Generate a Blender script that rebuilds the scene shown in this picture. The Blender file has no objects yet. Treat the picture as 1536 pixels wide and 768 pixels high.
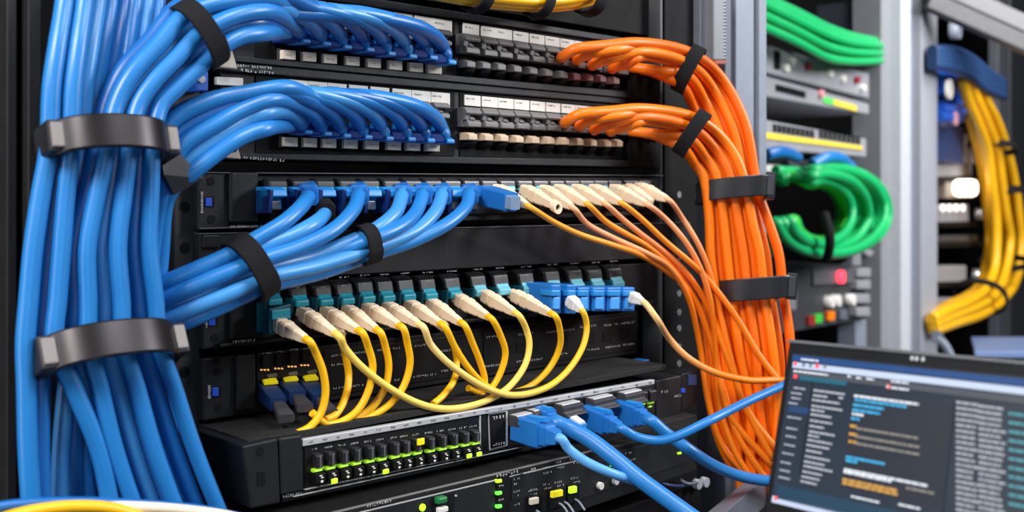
import bpy, bmesh, math, random
from mathutils import Vector, Matrix
random.seed(7)
SC = bpy.context.scene
COL = SC.collection
Z = Vector((0, 0, 1))
# ------------------------------------------------------------------ places
F, HY, CX = 1536.0, 285.0, 768.0
CAM = Vector((0, 0, 1.2))
def ray(px, py): return Vector(((px-CX)/F, 1.0, (HY-py)/F))
def PD(px, py, d): return CAM + ray(px, py)*d
class Face:                                   # an upright plane: the front of a row of equipment
    def __init__(s, ux, uy, px, d):
        s.U = Vector((ux, uy, 0)).normalized()
        s.N = Vector((s.U.y, -s.U.x, 0))
        s.D = (PD(px, HY, d)-CAM).dot(s.N)
    def P(s, px, py, h=0.0):
        r = ray(px, py)
        return CAM + r*((s.D+h)/r.dot(s.N))
    def depth(s, px, h=0.0): return (s.D+h)/ray(px, HY).dot(s.N)
    def out(s, p, px):                        # how far out of the face from p until it reads at px
        k = (px-CX)/F; q = p-CAM
        return (k*q.y-q.x)/(s.N.x-k*s.N.y)
class Fr:                                     # local frame on a face; a, b in small units right / up, c metres out
    def __init__(s, f, px, py, h=0.0, ref=0.0):
        s.f = f; s.O = f.P(px, py, h+ref)-f.N*ref; d = f.depth(px, h+ref)
        s.mz = d/F
        s.mu = d/F/(f.U.x-(px-CX)/F*f.U.y)
    def p(s, a, b, c=0.0): return s.O + s.f.U*(a*s.mu) + Z*(b*s.mz) + s.f.N*c
A = Face(1532, 1536, 300, 0.6)                # main rack
B = Face(1182, 1536, 1235, 2.5)               # rack in the row behind
C = Face(1182, 1536, 1460, 3.7)               # racks further off
P = A.P
# ------------------------------------------------------------------ materials
def lin(c):
    r = []
    for v in c:
        v /= 255.0
        r.append(v/12.92 if v <= .04045 else ((v+.055)/1.055)**2.4)
    return (*r, 1.0)
MATS = {}
def mat(name, rgb, rough=.5, metal=0.0, emit=0.0, noise=.06, scale=60, bump=0.0, coat=0.0, rgb2=None, spec=.5, trans=0.0):
    if name in MATS: return MATS[name]
    m = bpy.data.materials.new(name); m.use_nodes = True
    nt = m.node_tree; n = nt.nodes; l = nt.links; n.clear()
    o = n.new('ShaderNodeOutputMaterial'); b = n.new('ShaderNodeBsdfPrincipled')
    l.new(b.outputs[0], o.inputs[0])
    tc = n.new('ShaderNodeTexCoord'); nz = n.new('ShaderNodeTexNoise')
    nz.inputs['Scale'].default_value = scale; nz.inputs['Detail'].default_value = 4
    l.new(tc.outputs['Object'], nz.inputs['Vector'])
    base = lin(rgb)
    src = None
    if rgb2:                                  # colour runs along the cable's length
        at = n.new('ShaderNodeAttribute'); at.attribute_name = 'along'
        rp = n.new('ShaderNodeValToRGB')
        rp.color_ramp.elements[0].color = base; rp.color_ramp.elements[1].color = lin(rgb2)
        rp.color_ramp.elements[0].position = .05; rp.color_ramp.elements[1].position = .6
        l.new(at.outputs['Fac'], rp.inputs[0]); src = rp.outputs[0]
    mx = n.new('ShaderNodeMix'); mx.data_type = 'RGBA'; mx.blend_type = 'MULTIPLY'
    mx.inputs['Factor'].default_value = 1.0
    rr = n.new('ShaderNodeMapRange'); rr.inputs['To Min'].default_value = 1-noise*2; rr.inputs['To Max'].default_value = 1+noise*2
    l.new(nz.outputs['Fac'], rr.inputs['Value'])
    if src: l.new(src, mx.inputs['A'])
    else: mx.inputs['A'].default_value = base
    l.new(rr.outputs[0], mx.inputs['B'])
    l.new(mx.outputs['Result'], b.inputs['Base Color'])
    r2 = n.new('ShaderNodeMapRange'); r2.inputs['To Min'].default_value = max(.02, rough-.08); r2.inputs['To Max'].default_value = min(1, rough+.08)
    l.new(nz.outputs['Fac'], r2.inputs['Value']); l.new(r2.outputs[0], b.inputs['Roughness'])
    b.inputs['Metallic'].default_value = metal
    b.inputs['Specular IOR Level'].default_value = spec
    b.inputs['Coat Weight'].default_value = coat; b.inputs['Coat Roughness'].default_value = .25
    if trans: b.inputs['Transmission Weight'].default_value = trans
    if emit:
        b.inputs['Emission Color'].default_value = base; b.inputs['Emission Strength'].default_value = emit
    if bump:
        n2 = n.new('ShaderNodeTexNoise'); n2.inputs['Scale'].default_value = 900; l.new(tc.outputs['Object'], n2.inputs['Vector'])
        bp = n.new('ShaderNodeBump'); bp.inputs['Strength'].default_value = bump; bp.inputs['Distance'].default_value = .0006
        l.new(n2.outputs['Fac'], bp.inputs['Height']); l.new(bp.outputs[0], b.inputs['Normal'])
    MATS[name] = m
    return m
M_BLK = mat('black_powder_coat', (15, 16, 18), .55, .0, noise=.12, bump=.25, spec=.28)
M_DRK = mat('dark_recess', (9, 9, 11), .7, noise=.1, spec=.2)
M_GRF = mat('graphite_panel', (24, 26, 30), .5, .0, noise=.1, bump=.25, spec=.3)
M_TOP = mat('gritty_black_lid', (38, 37, 37), .8, noise=.3, scale=500, bump=.8, spec=.25)
M_BLUE = mat('blue_cable_sheath', (34, 122, 196), .38, coat=.12, noise=.05, scale=30)
M_BLUE2 = mat('light_blue_cable_sheath', (60, 142, 210), .38, coat=.12, noise=.05, scale=30)
M_BLUE3 = mat('deep_blue_cable_sheath', (22, 102, 178), .38, coat=.12, noise=.05, scale=30)
M_BPLG = mat('blue_plug_plastic', (30, 112, 192), .42, noise=.04)
M_BSHADE = mat('shaded_blue_plug', (8, 50, 122), .6, noise=.04, spec=.2)  # darker copy of the plug blue: shade on the bodies put into colour
M_BDRK = mat('navy_plug_plastic', (18, 48, 92), .45, noise=.05)
M_ORG = mat('orange_cable_sheath', (255, 126, 6), .4, coat=.08, noise=.05, scale=30)
M_ORG2 = mat('deep_orange_cable_sheath', (246, 112, 4), .43, coat=.05, noise=.05, scale=30)
M_YEL = mat('yellow_cable_sheath', (252, 190, 14), .42, coat=.08, noise=.04, scale=30)
M_YCR = mat('pale_yellow_cable_sheath', (252, 222, 150), .42, noise=.04, rgb2=(250, 196, 40))
M_PEO = mat('peach_to_orange_sheath', (246, 186, 140), .42, noise=.04, rgb2=(248, 124, 14))
M_AMO = mat('amber_to_orange_sheath', (252, 178, 48), .42, noise=.04, rgb2=(248, 124, 14))
M_CRO = mat('cream_to_orange_sheath', (250, 214, 150), .42, noise=.04, rgb2=(248, 128, 14))
M_CRM = mat('cream_sheath', (238, 222, 196), .5, noise=.04)
M_WBL = mat('white_blue_sheath', (96, 168, 236), .35, noise=.05)
M_BGE = mat('beige_connector', (236, 212, 182), .5, noise=.05, scale=120)
M_WPL = mat('white_connector', (236, 232, 226), .45, noise=.03)
M_TEA = mat('teal_adapter', (20, 140, 160), .4, noise=.04)
M_TEA2 = mat('pale_teal_shutter', (110, 190, 205), .4, noise=.05)
M_LBL = mat('white_label', (222, 220, 214), .6, noise=.05, scale=200)
M_LB2 = mat('cream_label', (216, 204, 186), .6, noise=.08, scale=200)
M_KEY = mat('grey_latch', (112, 110, 110), .5, noise=.08, scale=200)
M_KEYR = mat('reddish_grey_latch', (128, 92, 92), .5, noise=.1, scale=200)
M_KEYB = mat('beige_latch', (206, 180, 152), .5, noise=.08, scale=200)
M_INK = mat('black_print', (25, 25, 28), .7)
M_WHT = mat('white_print', (190, 190, 190), .6, noise=.2, scale=900)
M_STL = mat('brushed_steel', (176, 178, 182), .35, .8, noise=.1, scale=200)
M_STRIP = mat('silver_strip', (186, 186, 188), .45, .2, noise=.06, scale=150)
M_CLMP = mat('satin_gunmetal_band', (58, 55, 57), .32, .85, noise=.06, scale=15)
M_BUCK = mat('grey_buckle_pad', (128, 122, 122), .55, noise=.05)
M_VEL = mat('black_velcro', (20, 20, 23), .85, noise=.2, scale=700, bump=.6, spec=.25)
M_RUB = mat('black_rubber_band', (36, 37, 42), .4, noise=.06)
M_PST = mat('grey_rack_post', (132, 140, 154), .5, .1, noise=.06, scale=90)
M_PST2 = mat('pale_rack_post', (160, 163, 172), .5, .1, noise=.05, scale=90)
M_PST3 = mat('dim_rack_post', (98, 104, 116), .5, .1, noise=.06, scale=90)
M_GRN = mat('green_cable_sheath', (16, 176, 100), .42, noise=.06, scale=20)
M_GRN2 = mat('bright_green_sheath', (60, 196, 60), .42, noise=.06, scale=20)
M_SRV = mat('grey_server_face', (146, 146, 152), .5, .0, noise=.06, scale=40)
M_SRVD = mat('dark_server_face', (62, 64, 68), .5, .1, noise=.08, scale=40)
M_LEDG = mat('green_light', (90, 255, 60), .4, emit=1.6)
M_LEDY = mat('lime_light', (180, 240, 40), .4, emit=.9)
M_LIME = mat('lime_light_bar', (150, 205, 44), .4, emit=.45)
M_LEDYY = mat('yellow_tab', (226, 208, 24), .4, emit=.35)
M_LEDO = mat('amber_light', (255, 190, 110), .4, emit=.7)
M_LEDR = mat('red_light', (255, 60, 80), .4, emit=2.0)
M_LEDW = mat('white_light', (255, 244, 226), .4, emit=3.0)
M_BTNW = mat('white_button', (226, 222, 216), .4)
M_BTNR = mat('dark_red_button', (150, 24, 52), .4)
M_CAGE = mat('blue_cage_nut', (24, 76, 190), .4, emit=.15)
M_YSTR = mat('yellow_strip', (232, 204, 70), .5)
M_FBLU = mat('far_blue_plastic', (26, 88, 190), .45)
M_NAVY = mat('far_navy_cloth', (30, 62, 108), .6)
M_CHR = mat('bright_metal', (210, 210, 212), .25, .7)
M_RED = mat('rust_red_foot', (150, 66, 44), .5)
# ------------------------------------------------------------------ building
class MB:
    def __init__(s): s.bm = bmesh.new(); s.along = {}
    def hexa(s, c, bev=0.0):                  # c: 4 front corners then 4 back corners, same order
        bm = bmesh.new()
        v = [bm.verts.new(p) for p in c]
        for f in ((0,1,2,3), (7,6,5,4), (0,4,5,1), (1,5,6,2), (2,6,7,3), (3,7,4,0)): bm.faces.new([v[i] for i in f])
        bmesh.ops.recalc_face_normals(bm, faces=bm.faces)
        if bev: bmesh.ops.bevel(bm, geom=bm.edges[:], offset=bev, segments=2, profile=.5, affect='EDGES', clamp_overlap=True)
        s.merge(bm); return s
    def merge(s, bm):
        me = bpy.data.meshes.new('t'); bm.to_mesh(me); bm.free(); s.bm.from_mesh(me); bpy.data.meshes.remove(me)
    def box(s, f, xc, yc, wx, hy, sl, h0, h1, bev=0.0):      # block on a face, its front at h1, rows sloping by sl
        fr = [f.P(xc+i*wx, yc+j*hy+sl*i*wx, h1) for i, j in ((-1,-1), (1,-1), (1,1), (-1,1))]
        return s.hexa(fr+[p-f.N*(h1-h0) for p in fr], bev)
    def quadbox(s, f, q, h0, h1, bev=0.0):                   # q: TL TR BR BL seen corners of the front
        fr = [f.P(x, y, h1) for x, y in q]
        return s.hexa(fr+[p-f.N*(h1-h0) for p in fr], bev)
    def fbox(s, fr, a0, a1, b0, b1, c0, c1, bev=0.0):        # block in a local frame
        q = [(a0,b1), (a1,b1), (a1,b0), (a0,b0)]
        return s.hexa([fr.p(a, b, c1) for a, b in q]+[fr.p(a, b, c0) for a, b in q], bev)
    def prism(s, fr, a0, a1, prof, bev=0.0):                 # profile (b, c) swept along the row
        bm = bmesh.new()
        L = [bm.verts.new(fr.p(a0, b, c)) for b, c in prof]; R = [bm.verts.new(fr.p(a1, b, c)) for b, c in prof]
        n = len(prof)
        for i in range(n): bm.faces.new((L[i], L[(i+1) % n], R[(i+1) % n], R[i]))
        bm.faces.new(L[::-1]); bm.faces.new(R)
        bmesh.ops.recalc_face_normals(bm, faces=bm.faces)
        if bev: bmesh.ops.bevel(bm, geom=bm.edges[:], offset=bev, segments=2, profile=.5, affect='EDGES', clamp_overlap=True)
        s.merge(bm); return s
    def quad(s, pts): s.bm.faces.new([s.bm.verts.new(p) for p in pts]); return s
    def tube(s, pts, r, sides=12, sub=7, r1=None):
        q = smooth(pts, sub)
        n = len(q); T = []
        for i in range(n): T.append((q[min(i+1, n-1)]-q[max(i-1, 0)]).normalized())
        a = T[0].orthogonal().normalized(); rings = []
        for i in range(n):
            a = (a-T[i]*a.dot(T[i])).normalized(); b = T[i].cross(a)
            t = i/(n-1); rr = r if r1 is None else r+(r1-r)*t
            ring = []
            for k in range(sides):
                w = 2*math.pi*k/sides
                v = s.bm.verts.new(q[i]+(a*math.cos(w)+b*math.sin(w))*rr); s.along[v] = t; ring.append(v)
            rings.append(ring)
        for i in range(n-1):
            for k in range(sides):
                f = s.bm.faces.new((rings[i][k], rings[i][(k+1) % sides], rings[i+1][(k+1) % sides], rings[i+1][k])); f.smooth = True
        s.bm.faces.new(rings[0][::-1]); s.bm.faces.new(rings[-1]); return s
    def loft(s, S, E, up, secs, ch=.3):                      # chamfered-box body along S>E: (t, width, height)
        d = E-S; ax = d.normalized(); side = ax.cross(up).normalized(); u = side.cross(ax).normalized(); rings = []
        for t, w, h in secs:
            o = S+d*t; w *= .5; h *= .5; cc = min(w, h)*ch*1.0
            pr = [(w-cc,h), (w,h-cc), (w,-h+cc), (w-cc,-h), (-w+cc,-h), (-w,-h+cc), (-w,h-cc), (-w+cc,h)]
            rings.append([s.bm.verts.new(o+side*x+u*y) for x, y in pr])
        for a, b in zip(rings, rings[1:]):
            for k in range(8): s.bm.faces.new((a[k], a[(k+1) % 8], b[(k+1) % 8], b[k]))
        s.bm.faces.new(rings[0][::-1]); s.bm.faces.new(rings[-1]); return s
    def disc(s, O, n, r, depth, sides=20, ry=None):          # short cylinder
        n = n.normalized(); a = Z.cross(n).normalized() if abs(n.z) < .9 else Vector((1,0,0)); b = n.cross(a); ry = ry or r
        f = [s.bm.verts.new(O+n*depth+a*math.cos(2*math.pi*k/sides)*r+b*math.sin(2*math.pi*k/sides)*ry) for k in range(sides)]
        g = [s.bm.verts.new(O+a*math.cos(2*math.pi*k/sides)*r+b*math.sin(2*math.pi*k/sides)*ry) for k in range(sides)]
        s.bm.faces.new(f)
        for k in range(sides):
            q = s.bm.faces.new((g[k], g[(k+1) % sides], f[(k+1) % sides], f[k])); q.smooth = True
        return s
    def ring(s, Cn, e1, e2, ax, a, b, w, t, n=2.0, seg=64, arc=(0, 1)):   # flat band round a bundle
        ax = ax.normalized(); full = arc == (0, 1); rows = []
        for k in range(seg+(0 if full else 1)):
            ph = 2*math.pi*(arc[0]+(arc[1]-arc[0])*k/seg); c, q = math.cos(ph), math.sin(ph)
            x = math.copysign(abs(c)**(2/n), c); y = math.copysign(abs(q)**(2/n), q)
            i = Cn+e1*(x*a)+e2*(y*b); o = Cn+e1*(x*(a+t))+e2*(y*(b+t))
            rows.append([s.bm.verts.new(p) for p in (o-ax*(w/2), o-ax*(w/2*.9)+(o-i)*.2, o+ax*(w/2*.9)+(o-i)*.2, o+ax*(w/2), i+ax*(w/2), i-ax*(w/2))])
        m = len(rows)
        for k in range(m if full else m-1):
            A_, B_ = rows[k], rows[(k+1) % m]
            for j in range(6):
                f = s.bm.faces.new((A_[j], A_[(j+1) % 6], B_[(j+1) % 6], B_[j])); f.smooth = True
        for k in range(m if full else m-1):
            for j in range(6):
                ed = s.bm.edges.get((rows[k][j], rows[(k+1) % m][j]))
                if ed: ed.smooth = False
        if not full: s.bm.faces.new(rows[0]); s.bm.faces.new(rows[-1][::-1])
        return s
    def glyphs(s, f, x0, x1, y, sl, hp, h, wp=None, gap=.35):  # faint unreadable print
        wp = wp or hp*.7; x = x0
        while x < x1:
            if random.random() < .12: x += wp; continue
            yy = y+sl*(x-x0)
            for _ in range(random.choice((2, 2, 3))):
                if random.random() < .5:
                    xa = x+random.random()*wp*.7; r = (xa, xa+wp*.28, yy-hp*.5, yy+hp*.5)
                else:
                    ya = yy+random.uniform(-.5, .35)*hp; r = (x, x+wp*.85, ya, ya+hp*.22)
                s.quad([f.P(r[0], r[2], h), f.P(r[1], r[2], h), f.P(r[1], r[3], h), f.P(r[0], r[3], h)])
            x += wp*(1+gap)
        return s
    def build(s, name, m, parent=None):
        off = Vector((0, 0, 0)); q = parent
        while q is not None: off += q.location; q = q.parent
        bmesh.ops.recalc_face_normals(s.bm, faces=s.bm.faces)
        vs = list(s.bm.verts); al = [s.along.get(v, 0.0) for v in vs]
        base = Vector((0, 0, 0))
        if parent is None and vs:
            xs = [v.co for v in vs]
            base = Vector((sum(p.x for p in xs)/len(xs), sum(p.y for p in xs)/len(xs), min(p.z for p in xs)))
        for v in vs: v.co -= off+base
        me = bpy.data.meshes.new(name); s.bm.to_mesh(me)
        if s.along:
            at = me.attributes.new('along', 'FLOAT', 'POINT'); at.data.foreach_set('value', al)
        s.bm.free(); me.materials.append(m)
        o = bpy.data.objects.new(name, me); COL.objects.link(o); o.parent = parent; o.location = base
        return o
def smooth(pts, sub):
    pts = [Vector(p) for p in pts]
    if len(pts) < 3: return [pts[0].lerp(pts[-1], i/sub) for i in range(sub+1)]
    e = [pts[0]*2-pts[1]]+pts+[pts[-1]*2-pts[-2]]; out = []
    for i in range(1, len(e)-2):
        p0, p1, p2, p3 = e[i-1:i+3]
        t = [0.0]
        for a, b in ((p0,p1), (p1,p2), (p2,p3)): t.append(t[-1]+max((b-a).length, 1e-6)**.5)
        for k in range(sub):
            x = t[1]+(t[2]-t[1])*k/sub
            a1 = p0*((t[1]-x)/(t[1]-t[0]))+p1*((x-t[0])/(t[1]-t[0]))
            a2 = p1*((t[2]-x)/(t[2]-t[1]))+p2*((x-t[1])/(t[2]-t[1]))
            a3 = p2*((t[3]-x)/(t[3]-t[2]))+p3*((x-t[2])/(t[3]-t[2]))
            b1 = a1*((t[2]-x)/(t[2]-t[0]))+a2*((x-t[0])/(t[2]-t[0])); b2 = a2*((t[3]-x)/(t[3]-t[1]))+a3*((x-t[1])/(t[3]-t[1]))
            out.append(b1*((t[2]-x)/(t[2]-t[1]))+b2*((x-t[1])/(t[2]-t[1])))
    out.append(pts[-1]); return out
def tag(o, label, cat, group=None, kind=None):
    if label: o['label'] = label
    if cat: o['category'] = cat
    if group: o['group'] = group
    if kind: o['kind'] = kind
    return o
def thing(name, loc, label, cat, group=None):
    o = bpy.data.objects.new(name, None); o.empty_display_size = .02; COL.objects.link(o); o.location = loc
    return tag(o, label, cat, group)
def struct(name, mb, m): o = mb.build(name, m); o['kind'] = 'structure'; return o
def pts_of(l, f=A): return [p if isinstance(p, Vector) else f.P(*p) for p in l]
ORD = 'first second third fourth fifth sixth seventh eighth ninth tenth eleventh twelfth thirteenth fourteenth fifteenth sixteenth seventeenth eighteenth nineteenth twentieth'.split()
def lerp(a, b, t): return a+(b-a)*t
def L2(p, q, t): return (lerp(p[0], q[0], t), lerp(p[1], q[1], t))
# ------------------------------------------------------------------ setting
def slab(x0, x1, y0, y1, z0, z1):
    mb = MB(); mb.hexa([Vector((x0,y0,z1)), Vector((x1,y0,z1)), Vector((x1,y0,z0)), Vector((x0,y0,z0)), Vector((x0,y1,z1)), Vector((x1,y1,z1)), Vector((x1,y1,z0)), Vector((x0,y1,z0))])
    return mb
struct('floor', slab(-2.5, 6, -2, 9, -.05, 0), mat('grey_raised_floor', (92, 98, 108), .5, noise=.1, scale=3))
struct('wall_back', slab(-2.5, 6, 9, 9.1, 0, 3), mat('dark_back_wall', (30, 32, 38), .8, noise=.1, scale=4))
struct('wall_right', slab(6, 6.1, -2, 9, 0, 3), mat('dark_side_wall', (36, 38, 44), .8, noise=.1, scale=4))
struct('wall_left', slab(-2.6, -2.5, -2, 9, 0, 3), mat('dark_side_wall2', (24, 25, 30), .8, noise=.1, scale=4))
struct('ceiling', slab(-2.5, 6, -2, 9, 3, 3.05), mat('dark_ceiling', (60, 62, 68), .8, noise=.1, scale=4))
# ------------------------------------------------------------------ main rack cabinet
def upright(mb, x0, x1, h0, h1, z0=0.02, z1=2.05, f=A, bev=.0008):
    a, b = f.P(x0, HY, h1), f.P(x1, HY, h1)
    fr = [Vector((a.x,a.y,z1)), Vector((b.x,b.y,z1)), Vector((b.x,b.y,z0)), Vector((a.x,a.y,z0))]
    return mb.hexa(fr+[p-f.N*(h1-h0) for p in fr], bev)
bse = P(560, HY, -.3); bse.z = 0
rack = thing('server_rack', bse, 'tall open-fronted black equipment rack with grey right post holding the cabled panels', 'rack')
upright(MB(), -60, 8, -.7, -.02).build('side_panel', M_BLK, rack)
for x0, x1, h in ((10, 26, .0), (42, 63, .006)): upright(MB(), x0, x1, h-.02, h).build('post', mat('dim_black_post', (20, 20, 22), .55, noise=.1, bump=.2), rack)
upright(MB(), -60, 1150, -.72, -.70).build('back_panel', M_DRK, rack)
upright(MB(), 1146, 1150, -.70, -.04).build('side_panel', M_BLK, rack)
mb = MB(); upright(mb, 262, 300, -.03, -.004)
railL = mb.build('mounting_rail', mat('dim_rail', (34, 34, 37), .6, noise=.15, bump=.3), rack)
mb = MB()
for y in range(310, 760, 62): mb.disc(P(276, y, -.0045), A.N, .0032, .0008)
mb.build('rail_hole', M_DRK, railL)
mb = MB(); upright(mb, 997, 1046, -.03, -.004)
railR = mb.build('mounting_rail', M_DRK, rack)
mb = MB()
for y in (292, 321, 352, 365, 385, 404, 424, 440, 468, 492, 520, 545): mb.disc(P(1018, y, -.0045), A.N, .003, .001)
mb.build('rail_hole', M_STL, railR)
upright(MB(), 991, 994, -.02, .001).build('trim_edge', mat('dim_edge', (74, 76, 80), .4), rack)
# right grey post of three folds
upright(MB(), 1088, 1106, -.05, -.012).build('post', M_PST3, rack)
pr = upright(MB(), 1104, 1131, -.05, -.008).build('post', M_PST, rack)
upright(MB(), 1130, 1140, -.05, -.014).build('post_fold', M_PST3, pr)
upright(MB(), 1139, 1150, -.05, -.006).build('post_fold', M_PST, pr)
# bits seen beside the panels, top right
def zbar(mb, x0, x1, y0, y1, h0, h1, bev=.0006): return mb.box(A, (x0+x1)/2, (y0+y1)/2, (x1-x0)/2, (y1-y0)/2, 0, h0, h1, bev)
zbar(MB(), 955, 968, -20, 62, -.06, -.03).build('inner_strut', M_PST3, rack)
zbar(MB(), 957, 972, 126, 156, -.06, -.03).build('inner_strut', M_PST3, rack)
zbar(MB(), 990, 1006, 2, 40, -.06, -.03).build('bracket', M_SRVD, rack)
zbar(MB(), 1002, 1009, 40, 72, -.06, -.035).build('bracket', M_PST3, rack)
c = thing('coax_connector', P(1037, 66, -.03), 'small silver round connector beside the grey post near the rack top', 'connector')
MB().disc(P(1030, 61, -.04), A.N, .006, .03).build('barrel', M_STL, c)
MB().disc(P(1024, 62, -.05), A.N, .009, .02).build('collar', M_SRVD, c)
c = thing('latch_bracket', P(1075, 90, .0), 'toothed grey metal latch bracket with rust red foot beside the right post', 'bracket')
zbar(MB(), 1051, 1071, -40, 84, -.02, .004, .001).build('plate', M_PST3, c)
zbar(MB(), 1071, 1086, -40, 90, -.02, .014, .001).build('arm', mat('arm_grey', (120, 122, 128), .45, .2), c)
mb = MB()
for y in range(-30, 88, 5): zbar(mb, 1085, 1088.5, y, y+2.6, 0, .014, 0)
mb.build('teeth', M_PST2, c)
zbar(MB(), 1073, 1090, 90, 97, -.01, .016, .001).build('foot', M_RED, c)
MB().disc(P(1061, 74, .004), A.N, .003, .002).build('screw', mat('brass', (190, 140, 60), .35, .7), c)
zbar(MB(), 1049, 1092, -60, -20, -.03, -.002, .001).build('mount', M_BLK, c)
# ------------------------------------------------------------------ panels
def panel(name, label, q, h0=-.06, h1=0.0, m=M_BLK, bev=.0008, group='rack panels'):
    root = thing(name, P((q[0][0]+q[1][0])/2, (q[2][1]+q[3][1])/2, -.02), label, ('fiber unit' if 'fiber' in name else name.replace('_', ' ')), group)
    MB().quadbox(A, q, h0, h1, bev).build('face', m, root)
    return root
def line(x0, y0, x1, y1): return lambda x: y0+(y1-y0)*(x-x0)/(x1-x0)
def strip(name, mt, par, x0, x1, yf, yg, h0, h1, bev=.0006):
    return MB().quadbox(A, [(x0, yf(x0)), (x1, yf(x1)), (x1, yg(x1)), (x0, yg(x0))], h0, h1, bev).build(name, mt, par)
# blank unit above
T0 = line(660, 6, 933, 50)
top = panel('blank_panel', 'black blank panel at the very top, behind the yellow cable bundle', [(300, -120), (985, -40), (985, 56), (300, -54)], h1=-.012, m=M_DRK)
def patch(label, T, Bt, x_cable, y_cable, lab0, upk, lowk, lowmats, lowlab, sgn):
    root = panel('patch_panel', label, [(330, T(330)), (990, T(990)), (990, Bt(990)), (330, Bt(330))], h1=0, m=M_GRF)
    strip('top_ledge', M_GRF, root, 330, 990, T, lambda x: T(x)+lerp(14, 8, (x-330)/660), -.02, .004)
    strip('bottom_ledge', M_GRF, root, 330, 990, lambda x: Bt(x)-lerp(9, 10, (x-330)/660), Bt, -.02, .006)
    sl = (T(700)-T(600))/100
    strip('end_block', M_DRK, root, 944, 990, T, Bt, -.02, .0068)  # no real block: shade on the panel's right end as a dark strip
    # recessed bays
    for x0, x1 in ((384, 682), (690, 940)):
        yy0 = lambda x: lab0(x)-2; yy1 = lambda x: Bt(x)-lerp(10, 12, (x-384)/556)
        strip('port_bay', M_DRK, root, x0, x1, yy0, yy1, -.004, .0008, 0)
    # left block: labels, upper latches and lower labels
    for i, x in enumerate(x_cable):
        w = 15-.0*i; xc = x-4; ya = lab0(xc)
        lb = MB().box(A, xc, ya+9, w-.8, 9, sl, 0, .0018, .0002).build('label_tag', M_LBL, root)
        MB().glyphs(A, xc-w+3, xc+2, ya+5, sl, 2.6, .0020).build('lettering', M_INK, lb)
        latch(root, xc+1, ya+27, 11.5, 12, M_KEY)
        yl = lowlab(x); wb = 10
        l2 = MB().box(A, x-15, yl, wb, 7, sl*.5, 0, .0072, .0004).build('port_label', M_LB2, root)
        MB().glyphs(A, x-20, x-12, yl, sl, 3, .0074).build('lettering', mat('faint_print', (150, 140, 128), .7), l2)
        mb = MB()
        for d in (-29, -27.2): mb.box(A, x+d, yl-1, .5, 9, 0, 0, .004)
        mb.build('divider', M_SRVD, root)
    for i, (x, y) in enumerate(upk):
        w = lerp(12.6, 9.6, i/10); ya = lab0(x)
        lb = MB().box(A, x, ya+8, w-.5, lerp(8, 6, i/10), sl, 0, .0018, .0002).build('label_tag', M_LBL, root)
        MB().glyphs(A, x-w+3, x+2, ya+4.5, sl, 2.4, .0020).build('lettering', M_INK, lb)
        latch(root, x, y, lerp(11.4, 8.8, i/10), lerp(15, 12, i/10), M_KEY)
    for i, (x, y) in enumerate(lowk):
        w = lerp(9.5, 6.5, i/10); fr = Fr(A, x, y, 0, .011)
        MB().prism(fr, -w*.66, w*.66, [(5.5, .001), (5.5, .008), (2, .012), (-6, .012), (-6, .001)], .0006).build('port_latch', lowmats(i), root)
        MB().prism(Fr(A, x, y+12, 0, .008), -w*.66, w*.66, [(6, .0), (6, .009), (0, .008), (-7, .002), (-7, .0)], .0006).build('port_lip', M_DRK, root)
    return root
def latch(root, x, y, w, hh, m):              # grey keystone shutter: two cheeks, a bridge, a tongue in a dark notch
    fr = Fr(A, x, y, 0, .009)
    mb = MB()
    mb.prism(fr, -w, w, [(hh, 0), (hh, .006), (-hh*.95, .006), (-hh*.95, 0)], .0005)
    mb.prism(fr, -w, w, [(hh, .004), (hh, .0085), (hh*.45, .0115), (hh*.25, .0105), (hh*.25, .004)], .0006)
    mb.prism(fr, -w, -w*.42, [(hh*.3, .004), (hh*.3, .0095), (-hh*.3, .009), (-hh*.3, .004)], .0005)
    mb.prism(fr, -w*.75, w, [(-hh*.2, .004), (-hh*.25, .0085), (-hh*.5, .0105), (-hh*.95, .0105), (-hh*.95, .004)], .0006)
    k = mb.build('port_shutter', m, root)
    MB().fbox(fr, -w*.42, w*.95, -hh*.22, hh*.3, .005, .0063).build('shutter_notch', M_DRK, k)
    MB().prism(fr, -w*.34, w*.25, [(hh*.26, .006), (hh*.26, .0068), (-hh*.25, .0102), (-hh*.25, .006)], .0004).build('shutter_tongue', M_KEY, k)
T1 = line(660, 13, 933, 56); D12 = line(380, 95, 931, 146); B2 = line(480, 240, 720, 245)
X1 = [449, 480, 511, 545, 577, 609, 640, 668]; Y1 = [49, 53, 58, 62, 68, 72, 74, 81]
X2 = [452, 481, 510, 542, 574, 607, 636, 665]; Y2 = [186, 189, 192, 194, 196, 197, 199, 200]
UK1 = [(707,66), (734,70), (757,73), (782,77), (806,80), (829,83), (851,86), (872,90), (893,93), (914,97), (933,100)]
LK1 = [(706,95), (729,97), (752,99), (776,102), (800,105), (823,108), (846,111), (865,114), (884,115), (904,117), (924,120)]
UK2 = [(709,176), (735,177), (759,179), (783,180), (807,182), (830,183), (853,185), (874,187), (895,188), (915,190), (934,191)]
LK2 = [(709,204), (733,205), (756,206), (779,208), (803,209), (826,210), (848,211), (870,212), (890,213), (911,214), (929,214)]
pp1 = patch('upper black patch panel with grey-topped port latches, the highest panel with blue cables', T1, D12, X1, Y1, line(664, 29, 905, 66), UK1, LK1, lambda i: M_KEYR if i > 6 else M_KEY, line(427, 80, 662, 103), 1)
pp2 = patch('second black patch panel from the top with a row of beige port latches', line(380, 96, 931, 147), line(480, 241, 720, 246), X2, Y2, line(664, 139, 905, 160), UK2, LK2, lambda i: M_KEYB, line(429, 212, 664, 220), 1)
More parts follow.
